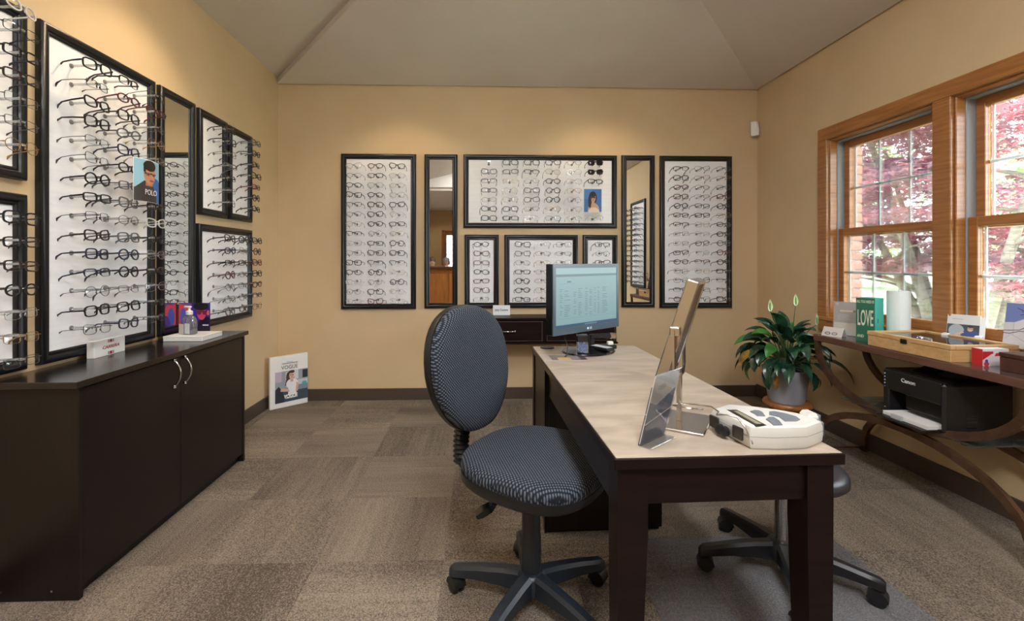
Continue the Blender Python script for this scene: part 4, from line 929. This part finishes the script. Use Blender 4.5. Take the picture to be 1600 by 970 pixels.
# ================================================================ things on the console table
# ---- printer on the glass shelf; local -y is its front and looks into the room
t = thing('laser_printer', 'black laser printer with paper tray on console glass shelf', 'printer', (2.062, 2.182, .408), R(-90))
w2, dp_, hh_ = .162, .325, .232
bd_ = MB()
bd_.box((-w2, .004, .008), (-w2+.035, dp_, hh_-.006), .006); bd_.box((w2-.022, 0, .004), (w2, dp_, hh_-.006), .010)
bd_.box((-w2+.03, .004, .128), (w2-.02, dp_, hh_-.006), .003); bd_.box((-w2+.03, .12, .008), (w2-.02, dp_, .13)); bd_.box((-w2+.03, .004, .004), (w2-.02, .12, .016))
bd_.build('body', M_black, t)
MB().box((-.06, .030, .055), (w2-.024, .12, .128), .003).build('output_guard', M_blackg, t)
MB().box((-w2+.005, .01, hh_-.008), (w2-.004, dp_-.005, hh_), .004).build('top_cover', M_blackg, t)
MB().box((-.09, .10, hh_-.001), (.13, .27, hh_+.004), .003).build('output_tray', M_black, t)
MB().box((-.12, .0, 0), (-.02, .005, .12), .002, Matrix.Translation((.03, .09, hh_)) @ Matrix.Rotation(R(-72), 4, 'X')).build('output_flap', M_blackg, t)
text('Canon', .026, M_lw, t, (-.018, .0032, .192), bold=.0006, sx=1.1)
MB().box((-.035, .0, .138), (.0, .006, .146), .002).build('finger_grip', M_blackg, t)
for k, z in enumerate((.205, .188, .172, .156, .140)):
    MB().cyl((-w2+.014, .006, z), (-w2+.014, .0025, z), .0032, n=8).build('status_light', mat('lamp_white', (220, 226, 240), .4) if k < 4 else mat('lamp_blue', (90, 120, 230), .4), t)
MB().cyl((-w2+.014, .006, .035), (-w2+.014, .0028, .035), .004, n=8).build('power_button', M_grey, t)
tr2 = MB().box((-.115, -.075, .006), (w2-.026, .06, .013), .003).build('paper_tray', M_black, t)
MB().box((-.105, -.045, .013), (w2-.034, .115, .030), .001).build('paper_stack', M_paper, tr2)
MB().box((-.045, -.062, .013), (.012, -.047, .034), .002).build('paper_guide', mat('pale_grey_plastic', (190, 190, 194), .5), tr2)
vt = MB()
for k in range(8): vt.box((w2-.001, .10, .030+k*.0095), (w2+.0015, .15, .034+k*.0095))
vt.build('vent', M_blackg, t)
# ---- brochure holder
t = thing('brochure_holder', 'clear brochure holder with grey leaflet at table corner by plant', 'brochure holder', (2.200, 2.762, TZ), R(-50))
tilt = Matrix.Rotation(R(-10), 4, 'X')
MB().box((-.062, -.0015, 0), (.062, .0015, .205), .0008, tilt).build('acrylic_front', M_acry, t); MB().box((-.062, -.03, 0), (.062, .05, .003)).build('foot', M_acry, t)
lf_ = MB().box((-.058, .002, .004), (.058, .004, .203), 0, tilt).build('leaflet', mat('leaflet_grey', (176, 174, 176), .5), t)
o = picture('printed_face', lf_, [(rect(0, 0, 1, .36), (200, 196, 194)), (rect(0, .36, 1, 1), (160, 158, 164)), (rect(.25, .70, .82, .745), (226, 214, 170)), (ell(.86, .72, .06, .035), (92, 92, 40))]+[(rect(.14, .46+.045*k, .70-.06*(k % 2), .475+.045*k), (196, 196, 206)) for k in range(4)]+[(ell(.12, .93, .07, .04), (206, 176, 190))], w=.116, h=.199); o.matrix_local = tilt @ Matrix.Translation((-.058, .0018, .004))
t = thing('tent_card', 'white folded tent card with eyeglasses picture at table corner', 'card', (2.120, 2.745, TZ), R(-64))
tc_ = MB(); tc_.rings([[(-.055, -.03, 0), (.055, -.03, 0), (.055, 0, .052), (-.055, 0, .052)], [(-.055, -.0285, 0), (.055, -.0285, 0), (.055, .0, .050), (-.055, .0, .050)]]); tc_.rings([[(-.055, .03, 0), (.055, .03, 0), (.055, 0, .052), (-.055, 0, .052)], [(-.055, .0285, 0), (.055, .0285, 0), (.055, .0, .050), (-.055, .0, .050)]])
tc_.build('folded_card', mat('card_cream', (214, 206, 200), .6), t)
o = picture('printed_glasses', t, [(ell(.28, .3, .14, .16), (50, 44, 44)), (ell(.28, .3, .10, .11), (190, 182, 178)), (ell(.62, .3, .14, .16), (90, 84, 84)), (ell(.62, .3, .10, .11), (196, 188, 184))], w=.11, h=.06); o.matrix_local = Matrix.Translation((-.055, -.0302, 0)) @ Matrix.Rotation(R(-30), 4, 'X')
# ---- green LOVE box sign
t = thing('box_sign', 'green box sign lettered LOVE on the console table', 'sign', (2.122, 2.582, TZ), math.atan2(-.9, .42))
M_teal = mat('teal_paint', (60, 176, 158), .5); M_dgrn = mat('green_print', (44, 112, 88), .5)
MB().box((0, 0, 0), (.090, .095, .243), .001).build('box', M_teal, t); MB().box((.0, -.001, 0), (.090, .0005, .243)).build('printed_front', M_dgrn, t)
M_cream = mat('print_cream', (226, 226, 206), .5)
text('ALL YOU NEED IS', .021, M_cream, t, (.045, -.0014, .222), sx=.50, bold=.0004)
o = text('LOVE', .070, M_cream, t, (.045, -.0014, .128), sx=.44, bold=.0008); o.scale = (.46, 1.75, 1)
text('AND', .022, M_cream, t, (.022, -.0014, .030), sx=.7, bold=.0004)
MB().box((.0895, .030, .105), (.0905, .036, .130)).build('slot', M_black, t)
# ---- white pillar candle
t = thing('pillar_candle', 'tall white pillar candle between green sign and wooden case', 'candle', (2.312, 2.520, TZ))
MB().lathe([(.048, 0), (.052, .004), (.052, .276), (.049, .284), (.030, .282), (.004, .279)], 36).build('wax', mat('white_wax', (232, 240, 240), .55), t, 40)
MB().cyl((0, 0, .278), (0, 0, .292), .0012, n=5).build('wick', M_black, t)
# ---- wooden display case with glass lid
t = thing('display_case', 'light wooden display case with glass lid on console table', 'display case', (2.236, 2.227, TZ))
M_lo = noisy('light_oak', (196, 154, 100), (216, 178, 124), (4, 30, 60), .45, 5, lo=.3, hi=.7)
MB().box((-.160, -.222, 0), (.160, .222, .054), .002).build('case_box', M_lo, t)
ld = MB(); z0_, z1_ = .055, .076; fw = .024
ld.box((-.162, -.224, z0_), (-.162+fw, .224, z1_), .002); ld.box((.162-fw, -.224, z0_), (.162, .224, z1_), .002); ld.box((-.162+fw, -.224, z0_), (.162-fw, -.224+fw, z1_), .002); ld.box((-.162+fw, .224-fw, z0_), (.162-fw, .224, z1_), .002)
lo2 = ld.build('lid_frame', M_lo, t); MB().box((-.140, -.202, .066), (.140, .202, .070)).build('lid_glass', clear('case_glass', (236, 244, 242), .10, .0), lo2)
MB().box((-.139, -.201, .054), (.139, .201, .058)).build('felt_lining', mat('pale_felt', (196, 200, 202), .9), t)
lt = MB(); lt.box((-.167, -.012, .044), (-.161, .022, .066), .002); lt.box((-.170, -.004, .050), (-.166, .014, .060), .001); lt.build('latch', mat('dark_brass', (62, 54, 46), .35, .8), t)
# ---- leaflet stand on the window stool
SZ = WZ0+.004
t = thing('leaflet_stand', 'leaflets with man in car picture standing before window mullion', 'leaflet', (2.418, 2.278, SZ), R(-58))
tilt = Matrix.Rotation(R(-16), 4, 'X')
MB().box((-.075, -.022, 0), (-.045, .022, .022), .004).box((.045, -.022, 0), (.075, .022, .022), .004).build('stand_feet', M_white, t)
lf_ = MB().box((-.060, .0, .012), (.060, .003, .122), 0, tilt).build('leaflet', M_paper, t)
MB().box((-.045, .006, .010), (.078, .008, .116), 0, tilt).build('leaflet', mat('leaflet_white', (222, 224, 226), .5), t)
pc = [(rect(0, 0, 1, 1), (206, 208, 208)), (rect(0, 0, 1, .55), (52, 60, 70)), (ell(.3, .25, .24, .3), (156, 166, 176)), (ell(.72, .10, .28, .22), (40, 70, 130)), (ell(.72, .36, .09, .12), (206, 168, 144)), (ell(.72, .46, .09, .05), (40, 30, 28)), (rect(.63, .36, .82, .38), (26, 24, 26)), ([(.3, .0), (.55, .18), (.5, .24), (.22, .06)], (206, 168, 144)), (rect(.16, .78, .5, .80), (150, 152, 156))]
o = picture('printed_face', lf_, cl(pc), w=.12, h=.11); o.matrix_local = tilt @ Matrix.Translation((-.060, -.0002, .012))
# ---- hexagon patterned board
t = thing('hexagon_board', 'white board with blue hexagon print leaning on right window', 'sign', (2.398, 1.955, SZ), R(-78))
tilt = Matrix.Rotation(R(-9), 4, 'X')
MB().box((-.11, 0, 0), (.17, .012, .205), .002, tilt).build('board', M_white, t)
hx_ = [(rect(0, 0, 1, 1), (222, 220, 224)), ([(0, .55), (.0, .98), (.2, .98), (.3, .78), (.22, .58)], (120, 136, 196)), ([(.2, .98), (.30, .80), (.44, .98)], (96, 120, 188)), ([(.5, 1), (.62, .82), (.8, .86), (.9, 1)], (72, 156, 192))]
def hexo(cx, cz, r): return [(cx+r*math.cos(R(60*i+30)), cz+r*1.35*math.sin(R(60*i+30))) for i in range(6)]
for c_ in ((.30, .42), (.68, .42), (.49, .02), (.86, .02), (.11, .02)): hx_ += [(hexo(*c_, .21), (196, 196, 206)), (hexo(*c_, .198), (226, 224, 228))]
o = picture('printed_face', t, cl(hx_), w=.28, h=.205); o.matrix_local = tilt @ Matrix.Translation((-.11, -.0003, 0))
# ---- red and white carton, brown box, twigs
t = thing('small_carton', 'small red and white carton between display case and brown box', 'box', (2.205, 1.960, TZ))
MB().box((-.058, -.022, 0), (.058, .022, .072), .001).build('carton', M_paper, t)
picture('printed_face', t, [(rect(0, 0, 1, 1), (228, 216, 220)), ([(0, .72), (.35, .72), (0, .35)], (196, 30, 40)), (rect(0, .72, .4, .86), (190, 26, 36)), ([(.45, .58), (1, .62), (1, .80), (.5, .76)], (200, 34, 44)), (ell(.14, .12, .10, .14), (206, 60, 60)), (ell(.14, .3, .06, .1), (70, 80, 160))], (-.058, -.0222, 0), w=.116, h=.072)
MB().box((-.0585, -.0222, 0), (-.058, .022, .072)).build('end_print', mat('carton_red', (196, 40, 46), .5), t)
t = thing('storage_box', 'dark brown lidded box at right end of console table', 'box', (2.262, 1.775, TZ))
M_brn = noisy('brown_leatherette', (72, 42, 34), (84, 52, 42), (40, 40, 40), .45, 3)
MB().box((-.122, -.078, 0), (.122, .092, .056), .002).build('box_base', M_brn, t); MB().box((-.124, -.080, .057), (.124, .094, .074), .002).build('lid', M_brn, t)
t = thing('dried_twigs', 'bundle of dark curly dried twigs at right edge of photo', 'twigs', (2.285, 1.800, TZ+.0745))
MB().lathe([(.016, 0), (.02, .004), (.016, .05), (.012, .08), (.014, .09)], 16).build('bud_vase', mat('dark_vase', (50, 40, 40), .4), t, True)
tw = MB(); rt = random.Random(9)
for k in range(34):
    a = rt.uniform(0, 6.28); p = Vector((0, 0, .08)); pts = [p.copy()]; d = Vector((math.cos(a)*.28, math.sin(a)*.28-.12, 1)).normalized()
    for q in range(9):
        p = p+d*.021; pts.append(p.copy()); d = (d+Vector((rt.gauss(0, .55), rt.gauss(0, .55), rt.gauss(-.05, .4)))).normalized()
    tw.tube(pts, .0013, 4)
o = tw.build('twigs', mat('dark_twig', (78, 50, 56), .8), t); o['kind'] = 'stuff'

# ================================================================ reception end of the room (seen in the mirrors)
M_cwood = noisy('honey_oak_panel', (140, 84, 36), (168, 106, 50), (30, 30, 3), .42, 5, lo=.3, hi=.7)
t = thing('reception_counter', 'honey oak reception counter seen in the left back-wall mirror', 'counter', (0, -1.95, 0))
MB().box((XL+.02, -.55, 0), (.85, -.03, 1.03)).build('body', M_cwood, t)
MB().box((XL+.02, -.62, 1.03), (.90, .04, 1.07), .004).build('counter_top', mat('dark_counter_top', (92, 52, 36), .3), t)
for k in range(5):
    x = XL+.06+k*.5; MB().box((x, -.03, .12), (x+.44, -.012, .92), .006).build('front_panel', M_cwood, t)
dr_ = struct(link('door_1', None, loc=(0, YF, 0)))
MB().box((GX0-.1, -.10, 0), (GX0-.06, .03, 2.1)).box((GX1+.06, -.10, 0), (GX1+.1, .03, 2.1)).box((GX0-.1, -.10, 2.06), (GX1+.1, .03, 2.1)).build('door_frame', M_oak, dr_)
MB().box((GX0-.06, -.07, 0), (GX0+.05, -.03, 2.06)).box((GX1-.05, -.07, 0), (GX1+.06, -.03, 2.06)).box((GX0+.05, -.07, 0), (GX1-.05, -.03, .22)).box((GX0+.05, -.07, 1.94), (GX1-.05, -.03, 2.06)).build('door_leaf', M_cwood, dr_)
MB().box((GX0+.05, -.052, .22), (GX1-.05, -.048, 1.94)).build('pane', M_glass, dr_)
MB().cyl((GX1-.0, -.03, .95), (GX1-.0, .02, .95), .01).cyl((GX1-.0, .02, .95), (GX1-.10, .02, .95), .009).build('door_handle', M_chrome, dr_, True)
# ---- two people at the reception desk, only their heads show in the mirror
def person(x, y, yaw, skin, shirt, hairc, label, gray=False):
    t = thing('person', label, 'person', (x, y, 0), yaw)
    bm = bmesh.new(); sl = bm.verts.layers.skin.verify()
    def v(p, r):
        q = bm.verts.new(p); q[sl].radius = (r[0], r[1]) if isinstance(r, tuple) else (r, r); return q
    pel = v((0, 0, .50), (.15, .12)); pel[sl].use_root = True; wa = v((0, 0, .66), (.13, .10)); ch = v((0, .01, .84), (.15, .105)); ne = v((0, 0, .965), .055); nk = v((0, -.005, 1.03), .05); hd = v((0, -.015, 1.10), (.072, .085)); hm_ = v((0, -.015, 1.17), (.076, .092)); tp = v((0, -.01, 1.235), (.055, .065))
    for a, b in ((pel, wa), (wa, ch), (ch, ne), (ne, nk), (nk, hd), (hd, hm_), (hm_, tp)): bm.edges.new((a, b))
    for s in (-1, 1):
        sh = v((s*.175, .0, .90), .055); el_ = v((s*.22, -.04, .66), .042); wr2 = v((s*.13, -.26, .70), .03); ha = v((s*.10, -.33, .70), .032)
        for a, b in ((ch, sh), (sh, el_), (el_, wr2), (wr2, ha)): bm.edges.new((a, b))
        hp = v((s*.10, -.05, .47), .085); kn = v((s*.12, -.42, .47), .065); an = v((s*.12, -.40, .09), .045); to = v((s*.12, -.52, .04), .035)
        for a, b in ((pel, hp), (hp, kn), (kn, an), (an, to)): bm.edges.new((a, b))
    me = bpy.data.meshes.new('body'); bm.to_mesh(me); bm.free()
    m = mat('person_'+shirt[0], skin, .6); N, L, b = nodes(m)
    tc = N.new('ShaderNodeTexCoord'); sp = N.new('ShaderNodeSeparateXYZ'); rp = N.new('ShaderNodeValToRGB'); rp.color_ramp.interpolation = 'CONSTANT'
    rp.color_ramp.elements[0].color = (*lin(shirt[1]), 1); rp.color_ramp.elements[1].position = .975; rp.color_ramp.elements[1].color = (*lin(skin), 1)
    L.new(tc.outputs['Object'], sp.inputs[0]); L.new(sp.outputs[2], rp.inputs[0]); L.new(rp.outputs[0], b.inputs['Base Color'])
    me.materials.append(m); bo = link('body', me, t); bo.modifiers.new('skin', 'SKIN').use_smooth_shade = True; sb = bo.modifiers.new('smooth', 'SUBSURF'); sb.levels = 2; sb.render_levels = 2
    hm = MB(); hm.rings([[(.088*k*math.cos(R(q)), -.008+.105*k*math.sin(R(q))+(.018 if 200 < q < 340 else 0), z) for q in range(0, 360, 20)] for k, z in ((.93, 1.16), (1, 1.20), (.92, 1.245), (.6, 1.27), (.1, 1.28))], True, True)
    hm.box((-.08, .02, 1.08), (.08, .085, 1.20), .02); hm.build('hair', mat('hair_'+shirt[0], hairc, .7), t, 50)
    fc = MB(); fc.tube([(0, -.100, 1.175), (0, -.118, 1.150), (0, -.104, 1.140)], [.008, .014, .010], 8)
    for s in (-1, 1): fc.lathe([(.006, -.02), (.014, 0), (.006, .02)], 8, Matrix.Translation((s*.086, 0, 1.165)), sx=.5)
    fc.build('nose_and_ears', mat('skin_'+shirt[0], skin, .6), t, True)
    ey = MB()
    for s in (-1, 1): ey.lathe([(.002, -.006), (.009, 0), (.002, .006)], 8, Matrix.Translation((s*.032, -.098, 1.172)))
    ey.build('eyes', mat('dark_eye', (30, 24, 22), .3), t, True)
    MB().box((-.022, -.103, 1.112), (.022, -.097, 1.118), .002).build('mouth', mat('lips', (150, 86, 80), .5), t)
    return t
person(-1.12, -3.05, R(165), (210, 164, 140), ('white', (220, 220, 224)), (96, 74, 60), 'seated person in white top behind reception counter, left in mirror')
person(-.83, -3.78, R(195), (196, 150, 128), ('dark', (40, 42, 48)), (150, 146, 142), 'seated person with grey hair and dark top behind reception counter')
for x, k in ((-1.12, 0), (-.83, 1)):
    t = thing('desk_stool', ['plain stool under the person in white top', 'plain stool under the person in dark top'][k], 'stool', (x, (-3.05, -3.78)[k], 0))
    MB().lathe([(.15, .32), (.18, .33), (.18, .36), (.15, .37)], 24).build('seat', M_black, t, 40)
    for q in (45, 135, 225, 315): MB().cyl((.15*math.cos(R(q)), .15*math.sin(R(q)), 0), (.1*math.cos(R(q)), .1*math.sin(R(q)), .325), .012, n=8).build('leg', M_chrome, t, True)

# ================================================================ ceiling lamps: wall-wash downlights, then added fill lights
def downlight(x, y, power, label, tx=0, ty=0, size=104, col=(1, .79, .53)):
    z = ceilz(x, y) if y > YB else H
    t = thing('recessed_downlight', label, 'ceiling light', (x, y, z-.004), 0, 'recessed ceiling lights')
    MB().lathe([(.062, .0), (.092, -.004), (.095, -.008), (.092, -.012), (.060, -.010)], 28, cap=False).build('trim_ring', M_white, t, 40)
    MB().lathe([(.001, -.002), (.058, -.002)], 20).build('bulb_face', mat('warm_bulb', (255, 230, 190), .5, emit=(255, 222, 170), es=6), t)
    l = bpy.data.lights.new('downlight_lamp', 'SPOT'); l.energy = power; l.color = col; l.spot_size = R(size); l.spot_blend = .55; l.shadow_soft_size = .06
    o = link('downlight_lamp', l, t, (0, 0, -.03)); o.rotation_euler = (Vector((tx, ty, -1))).to_track_quat('-Z', 'Y').to_euler()
downlight(-.62, 3.40, 66, 'recessed downlight washing back wall over left display board', 0, .12)
downlight(1.02, 3.40, 70, 'recessed downlight washing back wall over right mirror', 0, .12)
downlight(-1.08, 2.30, 28, 'recessed downlight washing left wall over large board', -.12, 0)
downlight(-1.08, .75, 12, 'recessed downlight washing left wall nearest camera', -.12, 0)
downlight(1.70, .9, 12, 'added fill downlight by right wall nearest camera', 0, 0)  # added for general fill on the right side
downlight(.30, .3, 6, 'added fill downlight over the middle of room', 0, 0, 150)  # extra lamp, added as weak fill over the room
downlight(-1.0, -4.9, 60, 'added fill downlight behind the reception counter at left', 0, 0, 150)  # this and the next are added to fill the rear hall
downlight(.9, -4.9, 60, 'added fill downlight behind the reception counter at right', 0, 0, 150)
def fill_panel(y, power, label):  # panel fixture added under the ridge for neutral fill light
    t = thing('added_fill_panel', label, 'ceiling light', (xm, y, zr-.06), 0, 'added ceiling fill panels')
    MB().box((-.32, -.62, -.02), (.32, .62, .03), .005).build('housing', M_white, t)
    MB().box((-.30, -.60, -.024), (.30, .60, -.0205)).build('diffuser', mat('fill_diffuser', (250, 250, 250), .5, emit=(250, 250, 255), es=4.0), t)
    l = bpy.data.lights.new('fill_panel_lamp', 'AREA'); l.shape = 'RECTANGLE'; l.size = .58; l.size_y = 1.18; l.energy = power; l.color = (.95, .98, 1)
    link('fill_panel_lamp', l, t, (0, 0, -.03))
fill_panel(.85, 28, 'added white fill panel under ridge, nearer back wall')
fill_panel(-1.05, 90, 'added white fill panel under ridge, nearer reception counter')
t = thing('added_fill_panel', 'added white fill panel over the reception hall', 'ceiling light', (-.3, -3.7, H-.04), 0, 'added ceiling fill panels')  # extra panel added to brighten the hall
MB().box((-.62, -.32, -.0), (.62, .32, .04), .005).build('housing', M_white, t)
MB().box((-.60, -.30, -.004), (.60, .30, -.0005)).build('diffuser', MATS['fill_diffuser'], t)
l = bpy.data.lights.new('fill_panel_lamp', 'AREA'); l.shape = 'RECTANGLE'; l.size = 1.18; l.size_y = .58; l.energy = 110; l.color = (1, .96, .9)
link('fill_panel_lamp', l, t, (0, 0, -.01))
